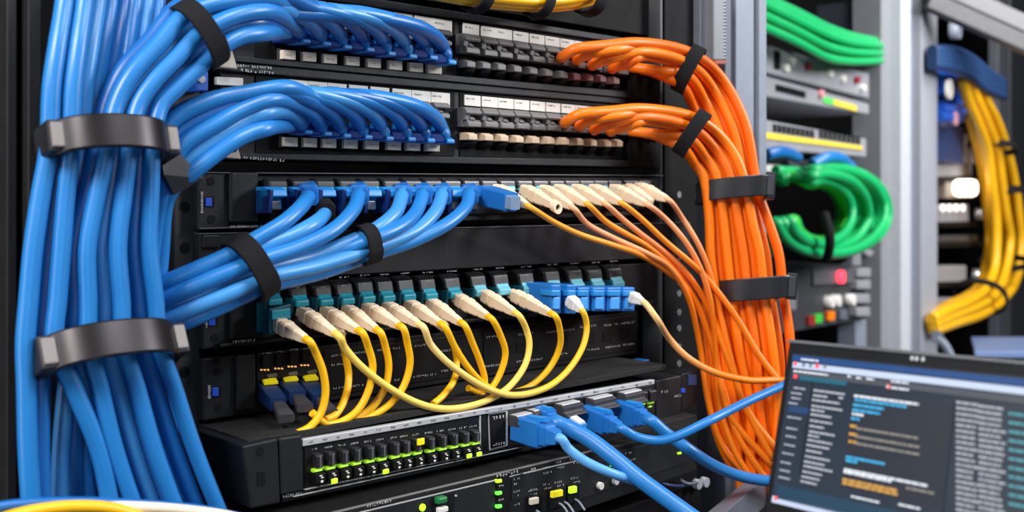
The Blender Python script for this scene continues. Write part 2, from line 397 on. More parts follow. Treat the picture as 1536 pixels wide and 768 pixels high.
for root, q, hole, txt in ((pp1, [(318, 66), (345, 62), (357, 104), (320, 100)], (339, 82), (345, 97)), (pp2, [(326, 208), (352, 200), (362, 239), (330, 236)], (350, 222), (365, 236))):
    e = MB().quadbox(A, q, -.004, .010, .0006).build('metal_bracket', mat('warm_steel', (168, 160, 150), .4, .5, noise=.1, scale=120), root)
    MB().disc(P(hole[0], hole[1], .010), A.N, .0026, .0004).build('bracket_hole', M_DRK, e)
    MB().glyphs(A, txt[0], txt[0]+60, txt[1], .08, 4, .0072).build('lettering', M_WHT, root)
MB().glyphs(A, 352, 410, 104, .1, 4, .0075).build('lettering', M_WHT, pp2)
MB().box(A, 345, 122, 20, 6, .05, 0, .003, .0003).build('label_tag', M_LBL, pp2)
MB().quadbox(A, [(322, 136), (352, 133), (352, 160), (322, 162)], -.004, .004, .0006).build('metal_bracket', mat('warm_steel', (0,0,0)), pp2)
e = MB().box(A, 304, 122, 9, 15, 0, -.004, .008, .001).build('blue_tab', M_FBLU, pp2)
MB().disc(P(302, 119, .008), A.N, .0022, .0012).build('screw', M_STL, e)
# row 3
T3, B3 = line(297, 258, 990, 262.5), line(300, 344, 996, 322)
def ear(root, x0, x1, T, Bt, holes, cage, h=.003, vt=None):
    e = strip('mounting_ear', M_GRF, root, x0, x1, T, Bt, -.004, h, .0008)
    for x, y in holes: MB().disc(P(x, y, h), A.N, .0026, .0003).build('screw_hole', M_DRK, e)
    if cage:
        MB().box(A, cage[0], cage[1], 6.5, 8, 0, 0, h+.0003, 0).build('slot', M_DRK, e)
        MB().box(A, cage[0]-1, cage[1], 4.4, 6.5, 0, 0, h+.0012, .0004).build('cage_nut', M_CAGE, e)
    mb = MB()
    if vt:
        y = vt[1]
        while y < vt[2]:
            w = random.uniform(1, 2.4); mb.quad([P(vt[0]-w, y, h+.0004), P(vt[0]+w, y, h+.0004), P(vt[0]+w, y+1.3, h+.0004), P(vt[0]-w, y+1.3, h+.0004)]); y += 2.3
        mb.build('lettering', M_WHT, e)
    return e
r3 = panel('fiber_distribution_unit', 'black fiber panel with blue plugs at one end and beige connectors at the other', [(297, T3(297)), (996, T3(996)), (996, B3(996)), (297, B3(297))], m=M_GRF)
ear(r3, 297, 345, T3, B3, [(316, 272), (317, 329)], (315, 303), vt=(303, 288, 320))
strip('end_block', M_GRF, r3, 346, 388, T3, lambda x: B3(x)-9, -.01, .006, .0012)
strip('top_edge', mat('edge_grey', (82, 84, 88), .4), r3, 297, 996, T3, lambda x: T3(x)+1.6, -.01, .0045, .0002)
strip('bottom_edge', mat('edge_grey', (0,0,0)), r3, 300, 394, lambda x: B3(x)-2, B3, -.01, .0045, .0002)
strip('port_bay', M_DRK, r3, 392, 980, lambda x: T3(x)+12, lambda x: B3(x)-10, -.004, .0036, 0)
MB().glyphs(A, 346, 392, 340, -.02, 3, .0064).build('lettering', M_WHT, r3)
PX3 = [416, 452, 487, 521, 555, 587, 619, 649, 678, 706, 733, 760, 786, 810, 834, 857, 879, 900, 921, 946, 966]
for i, x in enumerate(PX3):
    t = i/20; fr = Fr(A, x+2, lerp(276, 274, t), .003, .009); w = lerp(14, 10, t)
    MB().prism(fr, -w, w, [(lerp(9, 7, t), 0), (lerp(9, 7, t), .005), (lerp(4, 3, t), .009), (-6, .0095), (-6, 0)], .0012).build('port_cover', mat('port_cover_grey', (52, 50, 52), .3, .1, noise=.08), r3)
    MB().prism(fr, -w*.75, w*.75, [(-4, .001), (-4, .0104), (-11, .0112), (-11, .001)], .0006).build('port_shutter', M_TEA if i < 3 else M_TEA2, r3)
# blank panel
BL = panel('blank_panel', 'wide plain black blank panel under the sweeping blue cables of the fiber panel', [(300, 350), (1036, 333), (1036, 384), (300, 425)], h1=.002, m=mat('blank_face', (30, 30, 33), .55, noise=.1, bump=.25, spec=.3))
strip('top_edge', mat('edge_grey', (0,0,0)), BL, 300, 1036, line(300, 350, 1036, 333), line(300, 351.4, 1036, 334.4), -.01, .003, .0002)
MB().box(A, 318, 362, 13, 10, 0, 0, .004, .001).build('ear_plate', M_GRF, BL)
# row 4
T4, B4 = line(395, 428, 996, 393), line(330, 522, 941, 461)
r4 = panel('fiber_distribution_unit', 'black fiber panel with teal adapters feeding the yellow cables', [(305, T4(305)), (985, T4(985)), (985, B4(985)), (305, B4(305))], m=M_BLK)
ear(r4, 305, 345, T4, B4, [(322, 507)], (320, 482), vt=(310, 474, 492))
strip('end_block', M_BLK, r4, 346, 384, T4, lambda x: B4(x)-10, -.01, .006, .0012)
strip('bottom_ledge', M_BLK, r4, 330, 985, lambda x: B4(x)-6, B4, -.01, .008, .0008)
MB().glyphs(A, 349, 380, 513, -.1, 4, .0084).build('lettering', M_WHT, r4)
PX4 = [(407,447,429), (447,459,431), (484,456,430), (516,452,428), (547,449,425), (577,446,424), (608,443,422), (641,439,421), (678,436,419), (717,430,416), (751,427,414), (789,424,412), (828,420,409), (862,417,407), (892,415,406), (922,412,404)]
for i, (x, y, yt) in enumerate(PX4):
    t = i/15; w = lerp(14, 11, t); fr = Fr(A, x, yt+2, .0005, .011); hh = lerp(10, 9, t)
    cv = MB().prism(fr, -w, w, [(hh, 0), (hh, .006), (hh*.4, .011), (-14, .013), (-14, 0)], .0016).build('port_cover', mat('cover_black', (13, 13, 15), .42, noise=.08, spec=.3), r4)
    MB().glyphs(A, x-7, x+7, yt-9-3, -.05, 2.2, .0010).glyphs(A, x-3, x+4, yt+1, -.05, 2, .0118).build('lettering', M_WHT, cv)
    MB().prism(fr, -w*.72, w*.72, [(-9, .001), (-9, .0130), (-14, .0145), (-17, .0165), (-26, .0165), (-26, .001)], .0008).build('adapter', M_TEA if i < 9 else M_TEA2, r4)
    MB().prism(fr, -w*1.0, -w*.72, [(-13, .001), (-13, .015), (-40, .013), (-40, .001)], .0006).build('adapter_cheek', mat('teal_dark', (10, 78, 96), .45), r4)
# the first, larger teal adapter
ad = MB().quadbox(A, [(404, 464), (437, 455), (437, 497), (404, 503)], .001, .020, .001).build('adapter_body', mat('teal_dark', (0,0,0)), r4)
MB().quadbox(A, [(408, 466), (436, 462), (436, 478), (408, 480)], .018, .022, .0006).build('adapter_flap', M_TEA, ad)
# row 5
T5, B5 = line(306, 538, 957, 466), line(353, 624, 957, 530)
r5 = panel('module_chassis', 'black module chassis with printed marks and gold contacts behind the hanging yellow loops', [(305, T5(305)), (957, T5(957)), (957, B5(957)), (305, B5(305))], m=M_BLK)
ear(r5, 305, 353, T5, B5, [(324, 541), (326, 557), (327, 612)], (325, 588), vt=(314, 578, 597))
strip('end_block', M_BLK, r5, 355, 384, lambda x: T5(x)+1, lambda x: B5(x)-6, -.01, .006, .0012)
sb = MB().quadbox(A, [(386, 530), (484, 519), (484, 562), (386, 572)], 0, .003, .0006).build('contact_block', mat('satin_black', (16, 16, 18), .5, spec=.25), r5)
for i, (x, y) in enumerate(((400,543), (421,541), (441,538), (460,536))):
    MB().box(A, x, y-1, 6, 9, -.1, 0, .006, .0006).build('contact_slot', M_DRK, sb)
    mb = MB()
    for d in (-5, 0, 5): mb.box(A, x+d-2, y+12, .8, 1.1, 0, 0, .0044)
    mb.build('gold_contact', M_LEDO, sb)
    MB().glyphs(A, x-6, x+6, y-13, -.1, 2.6, .0036).build('lettering', M_WHT, sb)
mb = MB()
for x0, x1, v in ((497,560,.2), (565,600,.2), (620,650,.2), (730,750,.2), (775,800,.22), (820,860,.25), (870,895,.22), (906,925,.25), (931,955,.25), (497,520,.36), (660,690,.36), (906,918,.55), (500,545,.78), (560,600,.78), (620,655,.78), (662,690,.75), (725,760,.78), (775,812,.78), (835,850,.75), (880,898,.75), (908,930,.75), (934,952,.75)):
    y = lerp(T5(x0), B5(x0), v); mb.glyphs(A, x0, x1, y, -.12, 3, .0012)
mb.build('lettering', M_WHT, r5)
for x0, x1 in ((486, 494), (494, 722), (726, 952)):
    yy = lambda v: (lambda x: lerp(T5(x), B5(x), v))
    strip('cover_plate', mat('satin_black', (0,0,0)), r5, x0, x1, yy(.1), yy(.9), 0, .0009, .0003)
for x, v in ((690, .5), (765, .5), (782, .5), (800, .5), (845, .48), (885, .48), (912, .5), (938, .48)):
    y = lerp(T5(x), B5(x), v); MB().box(A, x, y, 7, 8, -.12, 0, .0014, .0003).build('socket', M_DRK, r5)
# transceivers
for i, (x, y, ex, ey) in enumerate(((403,581,430,628), (434,578,458,612), (463,575,497,622))):
    s = P(x, y, .002); hh = A.out(s, ex) if False else None
    o = thing('transceiver', s, 'navy transceiver with yellow tab and grey pull handle, %s from left in the chassis' % ORD[i], 'transceiver', 'transceivers in the module chassis')
    e = PD(ex, ey, A.depth(x, .002)-.040)
    m2 = s.lerp(e, .55)
    MB().loft(s-A.N*.008, m2, Z, [(0, .011, .009), (.5, .0115, .0092), (1, .010, .008)], .15).build('body', M_BDRK, o)
    MB().loft(s+(e-s)*.02+Z*.0052, s+(e-s)*.15+Z*.0052, Z, [(0, .0085, .0016), (1, .0085, .0016)], .2).build('release_tab', M_LEDYY, o)
    MB().loft(s+(e-s)*-.12+Z*.0075, s+(e-s)*.03+Z*.0075, Z, [(0, .010, .002), (1, .010, .002)], .2).build('cap', M_KEY, o)
    MB().loft(m2, e, Z, [(0, .006, .004), (.3, .008, .0045), (.85, .0095, .005), (1, .0095, .005)], .3).build('pull_handle', mat('handle_grey', (58, 58, 62), .45), o)
# ------------------------------------------------------------------ switch
HS = .053
TS, BS = line(454, 660, 982, 570), line(422, 755, 983, 637)
zt = P(454, 660, HS).z
sw = thing('network_switch', P(700, 690, .0), 'black network switch standing out of the rack with silver strip and glowing green port row', 'switch')
MB().quadbox(A, [(454, TS(454)), (983, TS(983)), (983, BS(983)), (422, BS(422))], -.25, HS, .001).build('chassis', M_BLK, sw)
lid = [P(372, 664, HS-.001), P(1000, 566, HS-.001)]
for p in lid: p.z = max(p.z, zt)
q = [lid[0], lid[1], lid[1]-A.N*.2, lid[0]-A.N*.2]
MB().hexa([p+Z*.0012 for p in q]+[p-Z*.003 for p in q], .0006).build('lid', M_TOP, sw)
MB().quadbox(A, [(363, 669), (417, 657), (421, 755), (376, 764)], -.06, HS+.004, .0012).build('mounting_ear', M_GRF, sw)
er = MB().quadbox(A, [(418, 657), (453, 652), (456, 736), (421, 744)], -.06, HS+.003, .0012).build('end_block', M_GRF, sw)
MB().disc(P(390, 677, HS+.004), A.N, .0024, .0003, ).build('screw_hole', M_DRK, er)
MB().box(A, 392, 718, 5.5, 10, -.2, HS, HS+.0044).build('slot', M_DRK, er)
MB().glyphs(A, 424, 452, 745, -.2, 4, HS+.0014).build('lettering', M_WHT, sw)
strip('silver_strip', M_STRIP, sw, 454, 982, lambda x: TS(x)-.5, lambda x: TS(x)+lerp(10, 6, (x-454)/528), HS-.002, HS+.002, .0004)
mb = MB()
for i in range(26):
    x = lerp(467, 975, i/25); w = random.uniform(1.6, 3.4); mb.glyphs(A, x-w, x+w, TS(x)+lerp(5, 3, i/25), -.17, 3, HS+.0023, 1.8)
mb.build('lettering', M_INK, sw)
bay = strip('port_bay', mat('bay_black', (12, 12, 14), .4), sw, 457, 721, lambda x: TS(x)+lerp(12, 8, (x-454)/528), line(457, 735, 721, 681), HS-.002, HS+.0006, 0)
strip('bay_edge', M_STRIP, sw, 457, 721, line(457, 734, 721, 680), line(457, 735.5, 721, 681.4), HS, HS+.0016, .0001)
strip('bay_edge', M_STRIP, sw, 720, 721.5, lambda x: TS(x)+9, lambda x: 681, HS, HS+.0016, .0001)
strip('base_edge', M_STRIP, sw, 440, 783, line(457, 741, 785, 670), line(457, 742.2, 785, 671), HS, HS+.0014, .0001)
KX = [473, 492, 512, 531, 551, 569, 589, 605, 622, 642, 660, 677, 694, 709]
for i, x in enumerate(KX):
    t = i/13; s = lerp(1, .8, t); yk = lerp(690, 650, (x-473)/236.0)+3*t; w = 5*s
    fr = Fr(A, x, yk, HS)
    k = MB().prism(fr, -w, w, [(10.5*s, 0), (10.5*s, .004), (8*s, .005), (-10*s, .005), (-10*s, 0)], .0006).build('port_key', mat('key_black', (34, 34, 38), .3), bay)
    MB().fbox(fr, -w*.2, w*.35, -9*s, 8*s, .0045, .0054, .0002).build('key_ridge', mat('key_ridge', (84, 84, 90), .35), k)
    MB().prism(fr, -w*1.5, w*.9, [(-11*s, 0), (-11*s, .004), (-14*s, .005), (-16*s, .003), (-16*s, 0)], .0004).fbox(fr, w*.3, w*1.2, -12*s, -8*s, 0, .0045, .0003).build('light_bar', M_LIME, bay)
    MB().prism(fr, -w*1.5, w*1.5, [(-16*s, 0), (-17*s, .006), (-33*s, .006), (-36*s, 0)], .0008).build('port_lip', M_DRK, bay)
    mb = MB(); mb.fbox(fr, -w*.5, w*.1, -21*s, -19.5*s, .006, .0066); mb.fbox(fr, -w*.1, w*.5, -24*s, -22.5*s, .006, .0066); mb.fbox(fr, -w*.2, w*.5, -31*s, -27.5*s, .006, .0066, .0004)
    mb.build('port_mark', M_BTNW, bay)
    MB().glyphs(A, x-5, x+5, yk-16*s, -.17, 2.6, HS+.001).build('lettering', M_WHT, bay)
    if i in (1, 5, 12, 13): MB().fbox(fr, -w*.9, w*.8, -35*s, -28*s, .006, .0072, .0002).build('light', M_LEDY, bay)
    if i == 8: MB().fbox(fr, -w*1.1, w*1.1, 2*s, 13*s, .005, .0068, .0004).build('light', M_LEDYY, bay)
# module cage and uplink ports
cg = MB().quadbox(A, [(733, 620), (762, 615), (762, 669), (735, 676)], HS-.002, HS+.001, .0003).build('module_cage', M_STRIP, sw)
MB().quadbox(A, [(735, 622), (759, 618), (759, 667), (737, 673)], HS, HS+.0018, .0003).build('cage_mouth', M_DRK, cg)
MB().glyphs(A, 739, 756, 627, -.17, 5, HS+.0021).glyphs(A, 740, 757, 667, -.17, 4, HS+.0021).build('lettering', M_WHT, cg)
ub = strip('uplink_bay', mat('bay_black', (0,0,0)), sw, 762, 978, lambda x: TS(x)+lerp(10, 7, (x-454)/528), lambda x: BS(x)-12, HS-.002, HS+.0007, .0002)
for x, y, w in ((775, 622, 13), (802, 614, 14), (845, 605, 15), (893, 596, 16), (938, 588, 14)):
    fr = Fr(A, x, y+6, HS)
    MB().prism(fr, -w, w, [(9, 0), (9, .007), (5, .011), (-1, .010), (-5, .014), (-8, .014), (-8, 0)], .001).build('port_hood', mat('hood_grey', (70, 70, 74), .3, .2), ub)
    MB().prism(fr, -w*.9, w*.9, [(9.5, .001), (9.5, .0075), (7, .0085), (7, .001)], .0004).build('hood_edge', M_STRIP, ub)
for x, y in ((960, 594), (973, 592)):
    fr = Fr(A, x, y, HS)
    MB().prism(fr, -4.5, 4.5, [(8, 0), (8, .004), (6, .005), (-9, .005), (-9, 0)], .0005).build('port_key', mat('key_black', (0,0,0)), ub)
    MB().fbox(fr, -4, 4, -13, -10.5, 0, .003, .0004).build('light', M_LIME, ub)
    MB().fbox(fr, -2.5, 2.5, -19, -16.5, 0, .002, .0004).build('light', M_LIME, ub)
MB().quadbox(A, [(984, 571), (1022, 563), (1022, 622), (984, 633)], -.06, HS-.004, .001).build('end_block', M_GRF, sw)
MB().quadbox(A, [(1022, 561), (1047, 555), (1047, 606), (1022, 617)], -.06, HS-.010, .001).build('mounting_ear', M_BLK, sw)
mb = MB(); mb.glyphs(A, 992, 1002, 588, -.1, 4, HS-.0035).glyphs(A, 1012, 1024, 594, -.1, 3, HS-.0035); mb.build('lettering', M_WHT, sw)
MB().box(A, 1025, 586, 3, 3, 0, 0, HS-.008, .0003).build('light', M_CAGE, sw)
MB().box(A, 1039, 570, 6, 8, 0, 0, HS-.009, .0003).build('blue_label', mat('dull_blue', (30, 62, 110), .5), sw)
# thing lying on the lid: blue tags
for x, y, w, n in ((799, 566, 17, 'first'), (940, 542, 20, 'second')):
    p = P(x, y, .01)
    o = MB().hexa([p+A.U*.016+Z*.001, p-A.U*.016+Z*.001, p-A.U*.016+A.N*.012+Z*.001, p+A.U*.016+A.N*.012+Z*.001, p+A.U*.016, p-A.U*.016, p-A.U*.016+A.N*.012, p+A.U*.016+A.N*.012], .0004).build('blue_tag', mat('tag_blue', (24, 88, 150), .5), None)
    tag(o, 'flat blue plastic tag on the black lid under the module chassis, %s' % ('nearest its yellow loops' if n == 'first' else 'toward the orange cables'), 'tag', 'blue tags above the switch')
# ------------------------------------------------------------------ bottom device
HB = .075
TB, BB = line(510, 768, 907, 673), line(879, 762, 1046, 705)
bd = thing('router', P(760, 800, 0), 'black router below the network switch with green lights and yellow-lit sockets', 'router')
MB().quadbox(A, [(360, TB(360)), (1030, TB(1030)), (1046, 706), (400, 930)], -.2, HB, .0012).build('chassis', M_BLK, bd)
l0, l1 = P(360, TB(360), HB), P(1034, TB(1034), HB)
MB().hexa([l0, l1, l1-A.N*.2, l0-A.N*.2, l0-Z*.003, l1-Z*.003, l1-A.N*.2-Z*.003, l0-A.N*.2-Z*.003], .0005).build('lid', M_TOP, bd)
fp = strip('face_plate', M_GRF, bd, 520, 1030, lambda x: TB(x)+9, lambda x: TB(x)+lerp(105, 50, (x-520)/510), HB-.002, HB+.001, .0003)
strip('face_line', M_STRIP, bd, 520, 880, lambda x: TB(x)+8, lambda x: TB(x)+9, HB, HB+.0013, 0)
strip('top_edge', M_KEY, bd, 500, 920, lambda x: TB(x)-1.2, lambda x: TB(x)+.6, HB-.002, HB+.0005, .0002)
MB().glyphs(A, 550, 585, 759, -.24, 4, HB+.0016).glyphs(A, 745, 777, 714, -.24, 4.5, HB+.0016).glyphs(A, 682, 690, 744, -.24, 6, HB+.0016).build('lettering', M_WHT, fp)
kb = MB().box(A, 666, 756, 16, 14, -.24, HB, HB+.002, .0004).build('button_plate', M_DRK, fp)
MB().box(A, 665, 751, 7, 5, -.24, HB, HB+.006, .001).build('green_button', mat('green_button', (20, 110, 60), .4), kb)
MB().box(A, 666, 765, 7, 4, -.24, HB, HB+.005, .0006).build('white_button', M_BTNW, kb)
MB().disc(P(633, 761, HB+.001), A.N, .0022, .001).build('light', M_LEDY, fp)
lb = MB().quadbox(A, [(746, 719), (765, 714), (765, 790), (746, 795)], HB, HB+.002, .0003).build('light_column', M_DRK, fp)
for y, m in ((722, M_LEDY), (740, M_LEDG), (760, M_LEDG)): MB().box(A, 750, y, 3.6, 2.6, -.2, HB, HB+.0034, .0006).build('light', m, lb)
MB().glyphs(A, 748, 756, 729, -.2, 3, HB+.0023).glyphs(A, 748, 756, 750, -.2, 3, HB+.0023).build('lettering', M_WHT, lb)
MB().quadbox(A, [(767, 715), (786, 710), (786, 747), (767, 752)], HB, HB+.0015, .0003).build('mark_plate', mat('bay_black', (0,0,0)), fp)
mb = MB()
for x, y, w in ((770,719,10), (771,726,6), (770,738,9), (772,744,5), (772,757,7), (792,708,10), (796,704,8), (812,703,12), (815,710,12), (832,694,10), (836,702,9), (855,689,6), (858,695,10), (793,736,12), (796,742,9), (815,727,10), (816,733,9), (832,724,10), (836,729,9), (856,718,10), (860,724,9), (898,706,7), (930,690,12), (938,680,10), (946,690,8)): mb.glyphs(A, x, x+w, y, -.22, 3, HB+.0017)
mb.build('lettering', M_WHT, fp)
for x, y, w, m, nm in ((803, 752, 6, M_LB2, 'cream'), (837, 741, 8, M_LEDYY, 'yellow'), (861, 735, 5, M_LEDY, 'lime')):
    k = MB().box(A, x, y+6, w+4, 15, -.22, HB, HB+.003, .0006).build('socket', M_DRK, fp)
    MB().box(A, x, y, w, 5, -.22, HB, HB+.0052, .0006).build('socket_light', m, k)
    mb = MB(); f0 = P(x-3, y+12, HB); mb.tube([f0, f0+A.N*.006-Z*.001, f0+A.N*.012-Z*.006], .0008, 8); f0 = P(x+5, y+10, HB)
    if nm == 'yellow': mb.tube([f0, f0+A.N*.006-Z*.001, f0+A.N*.012-Z*.006], .0008, 8)
    mb.build('socket_clip', M_PST, k)
for x, y in ((898, 728), (921, 721)): MB().disc(P(x, y, HB+.001), A.N, .0026, .003).build('white_button', M_BTNW, fp)
for x, y, m in ((918, 687, M_LEDY), (919, 698, M_LEDG), (1020, 680, M_LEDY)): MB().box(A, x, y, 2.6, 1.6, -.2, HB, HB+.002, .0004).build('light', m, fp)
# slim dark box between switch and router at the far end, and low tray beneath
o = panel('spacer_tray', 'slim black tray squeezed under the far end of the network switch', [(905, 655), (1046, 622), (1048, 640), (905, 676)], -.1, .060, M_TOP)
o = panel('equipment_tray', 'dark low tray at the bottom below the router, small loose wires on it', [(850, 790), (1050, 722), (1050, 800), (850, 880)], -.1, .066, M_DRK)
for i, (pts, m) in enumerate(((((985, 722, .07), (1000, 727, .075), (1020, 729, .075), (1042, 725, .07)), M_BDRK), (((1019, 719, .07), (1030, 725, .076), (1046, 724, .074), (1053, 722, .07)), M_PST3))):
    o = thing('loose_wire', P(*pts[0]), ('thin dark blue wire' if i == 0 else 'thin grey wire')+' lying on the dark tray below the router', 'wire')
    MB().tube(pts_of(pts), .0013, 8).build('sheath', m, o)
    MB().disc(P(*pts[-1]), A.N, .004, .005).build('plug', M_PST2, o)
# pull-out shelf that carries the laptop
a, b = PD(1020, 768, .74), PD(1150, 722, .93)
zz = PD(1085, 745, .83).z
sv = thing('pull_out_shelf', Vector((.3, .6, zz-.03)), 'grey metal pull-out shelf rail below the laptop', 'shelf')
d = Vector((b.x-a.x, b.y-a.y, 0)).normalized(); n_ = Vector((d.y, -d.x, 0))
q = [Vector((a.x, a.y, zz))-d*.10, Vector((b.x, b.y, zz))+d*.1]
MB().hexa([q[0], q[1], q[1]+n_*.012, q[0]+n_*.012]+[p-Z*.03 for p in (q[0], q[1], q[1]+n_*.012, q[0]+n_*.012)], .001).build('rim', M_PST3, sv)
MB().hexa([q[0]-Z*.024, q[1]-Z*.024, q[1]+n_*.35-Z*.024, q[0]+n_*.35-Z*.024]+[p-Z*.028 for p in (q[0], q[1], q[1]+n_*.35, q[0]+n_*.35)], .0005).build('deck', M_GRF, sv)
# ------------------------------------------------------------------ blue plugs and cables of the two patch panels
def blue_plug(root, x, y, s=1.0, m=M_BPLG):
    fr = Fr(A, x, y, .002, .017)
    MB().prism(fr, -19*s, 3*s, [(4, 0), (4, .012), (-2, .017), (-14, .017), (-14, 0)], .001).build('plug', M_BSHADE, root)
    MB().prism(fr, 3*s, 15*s, [(13, 0), (13, .009), (4, .0125), (-4, .0135), (-9, .019), (-15, .019), (-15, 0)], .0008).build('plug_latch', mat('bright_blue_latch', (30, 132, 208), .4), root)
RB = .0048
ORDC = ['first', 'second', 'third', 'fourth', 'fifth', 'sixth', 'seventh', 'eighth']
blues = [M_BLUE, M_BLUE2, M_BLUE, M_BLUE3]
# trunk lanes below the upper clamp: (x at y 245, 330, 430, 500, 580, 680, 790), layer height
def trunk(x0, x1, x2, x3, x4, h, hb=None):
    return [(x0, 225, h), (lerp(x0, x1, .5), 290, h), (x1, 370, h), (lerp(x1, x2, .6), 450, h), (x2, 515, h), (lerp(x2, x3, .4), 580, h), (x3, 680, h), (x4, 830, h)]
PAT = [(-2, -6), (-6, -15), (-16, -27), (-39, -40), (-76, -50), (-116, -56)]
HPAT = [.021, .028, .036, .043, .046, .047]
def rowpath(x, y, i, kx):
    sv = (.66, .84, .95, 1, 1, 1, 1, 1)[i]; pts = [(x-1, y+6, .010), (x, y, .0165)]
    for (a, b), h in zip(PAT, HPAT):
        if x+a < kx+30: break
        pts.append((x+a*(1.25 if i == 0 else 1), y+b*sv, h-.0012*i))
    return pts
LANES = [  # cable, lane from inner to outer, layer, pixel where it joins the sweep
 {-2: (0, .058, (395, 50)), -1: (.2, .052, (389, 34)), 0: (.42, .060, (404, 17)), 1: (.63, .053, (402, 7)), 2: (.83, .059, (405, -2)), 3: (1., .052, (415, -9)), 4: (.3, .043, None), 5: (.52, .043, None), 6: (.74, .043, None), 7: (.95, .043, None)},
 {-1: (0, .051, (399, 193)), 0: (.25, .048, (402, 169)), 1: (.5, .051, (410, 149)), 2: (.74, .047, (420, 138)), 3: (.97, .050, (430, 131)), 4: (.36, .040, None), 5: (.6, .039, None), 6: (.84, .039, None), 7: (1., .041, None)}]
for row in (0, 1):
    for i, (t, lay, K) in LANES[row].items():
        nm = ORDC[i] if i >= 0 else ''
        lb = 'thick blue cable in the %s plug from the left, %s patch panel' % (nm, ('upper', 'second')[row]) if i >= 0 else 'blue cable tucked under the first plug, %s patch panel, %s of its bundle' % (('upper', 'second')[row], 'lowest' if i == -2 or row else 'second lowest')
        x, y = ((X1, Y1), (X2, Y2))[row]
        x, y = (x[i], y[i]) if i >= 0 else ((438, 188) if row else ((436, 48), (440, 43))[i+2])
        root = thing('blue_cable', P(x, y, .02), lb, 'cable', 'blue cables of the %s patch panel' % ('upper', 'second')[row])
        if i >= 0: blue_plug(root, x, y); pts = rowpath(x, y, i, K[0] if K else 380)
        else:
            pts = [(x+8, y-2, .004), (x-4, y-1, .018), (x-20, y+(0 if row else -2), .034)]
            MB().disc(P(x+9, y, .001), A.N, .005, .006).build('plug', M_BSHADE, root)
        if K: pts += [(*K, lerp(lay, .05, .5))]
        if row == 0:
            S, Q = L2((318, 82), (272, 8), t), L2((263, 134), (183, 108), t); xa = lerp(230, 148, t)
            kx, ky = K or (pts[-1][0]-20, pts[-1][1]-4)
            pts += [(lerp(kx, S[0], .5), lerp(ky, S[1], .32)-(4 if K else 0), lay), (*S, lay), (*L2(S, Q, .5), lay), (*Q, lay), (lerp(Q[0], xa, .7), 160, lay)]
            pts += trunk(xa-2, lerp(224, 112, t), lerp(239, 112, t), lerp(294, 150, t), lerp(355, 200, t), lay+.003)
        else:
            Q, S = L2((345, 216), (312, 150), t), L2((290, 258), (250, 188), t)
            kx, ky = K or (pts[-1][0]-10, pts[-1][1]-1)
            pts += [(lerp(kx, Q[0], .5), lerp(ky, Q[1], .36), lay), (*Q, lay), (*S, lay-.004), (lerp(254, 234, t), 290, lay-.012), (lerp(242, 218, t), 380, lay-.02), (lerp(236, 190, t), 520, lay-.024), (lerp(250, 180, t), 660, lay-.022), (lerp(290, 170, t), 830, lay-.02)]
        MB().tube(pts_of(pts), RB+.0002, 14, r1=.0040).build('sheath', blues[(i+row) % 4], root)
# cables that come down from above
TOPX = [(97,73,50,38,42,52,.058), (113,92,74,62,60,64,.053), (127,105,92,82,150,176,.060), (146,122,112,106,92,88,.046), (165,140,130,120,110,112,.038), (184,158,150,140,128,138,.038), (202,180,170,160,200,226,.040), (219,200,195,190,230,256,.038), (236,222,222,225,262,300,.036)]
for i, (xt, xc, xm, xb, x3, x4, h) in enumerate(TOPX):
    root = thing('blue_cable', P(xb, 700, h), 'blue trunk cable dropping from above through both clamps, %s from the left' % ORD[i], 'cable', 'blue trunk cables from above')
    MB().tube(pts_of([(xt+6, -90, h-.012), (xt, 0, h-.008), (lerp(xt, xc, .45), 70, h-.002), (lerp(xt, xc, .8), 130, h)]+trunk(xc, xm, xb, x3, x4, h)), .0044, 14).build('sheath', blues[(i*3) % 4], root)
# ------------------------------------------------------------------ row 3 blue plugs and cables
R3 = [('second', 462, 295, [(450, 312, .040), (425, 334, .046), (385, 358, .046), (340, 384, .044), (290, 406, .040), (250, 424, .034)]),
      ('third', 488, 320, [(472, 335, .044), (440, 352, .047), (385, 374, .044), (340, 398, .038), (290, 420, .036), (250, 438, .030)]),
      ('fourth', 538, 293, [(530, 315, .040), (500, 345, .048), (450, 370, .050), (388, 391, .050), (340, 409, .048), (290, 430, .044), (250, 448, .036)]),
      ('sixth', 603, 293, [(594, 318, .038), (572, 338, .042), (545, 354, .042), (470, 384, .042), (392, 404, .045), (340, 424, .042), (290, 447, .038), (250, 462, .030)]),
      ('seventh', 634, 293, [(624, 318, .036), (600, 340, .044), (550, 362, .046), (470, 390, .038), (392, 408, .037), (340, 428, .034), (290, 450, .034), (250, 470, .028)]),
      ('eighth', 663, 292, [(654, 316, .036), (625, 345, .042), (560, 372, .044), (480, 398, .046), (395, 418, .049), (340, 442, .047), (290, 462, .042), (250, 480, .034)]),
      ('ninth', 704, 292, [(699, 310, .036), (672, 335, .042), (620, 361, .042), (560, 381, .040), (480, 409, .041), (398, 430, .044), (340, 456, .042), (290, 478, .038), (250, 495, .030)])]
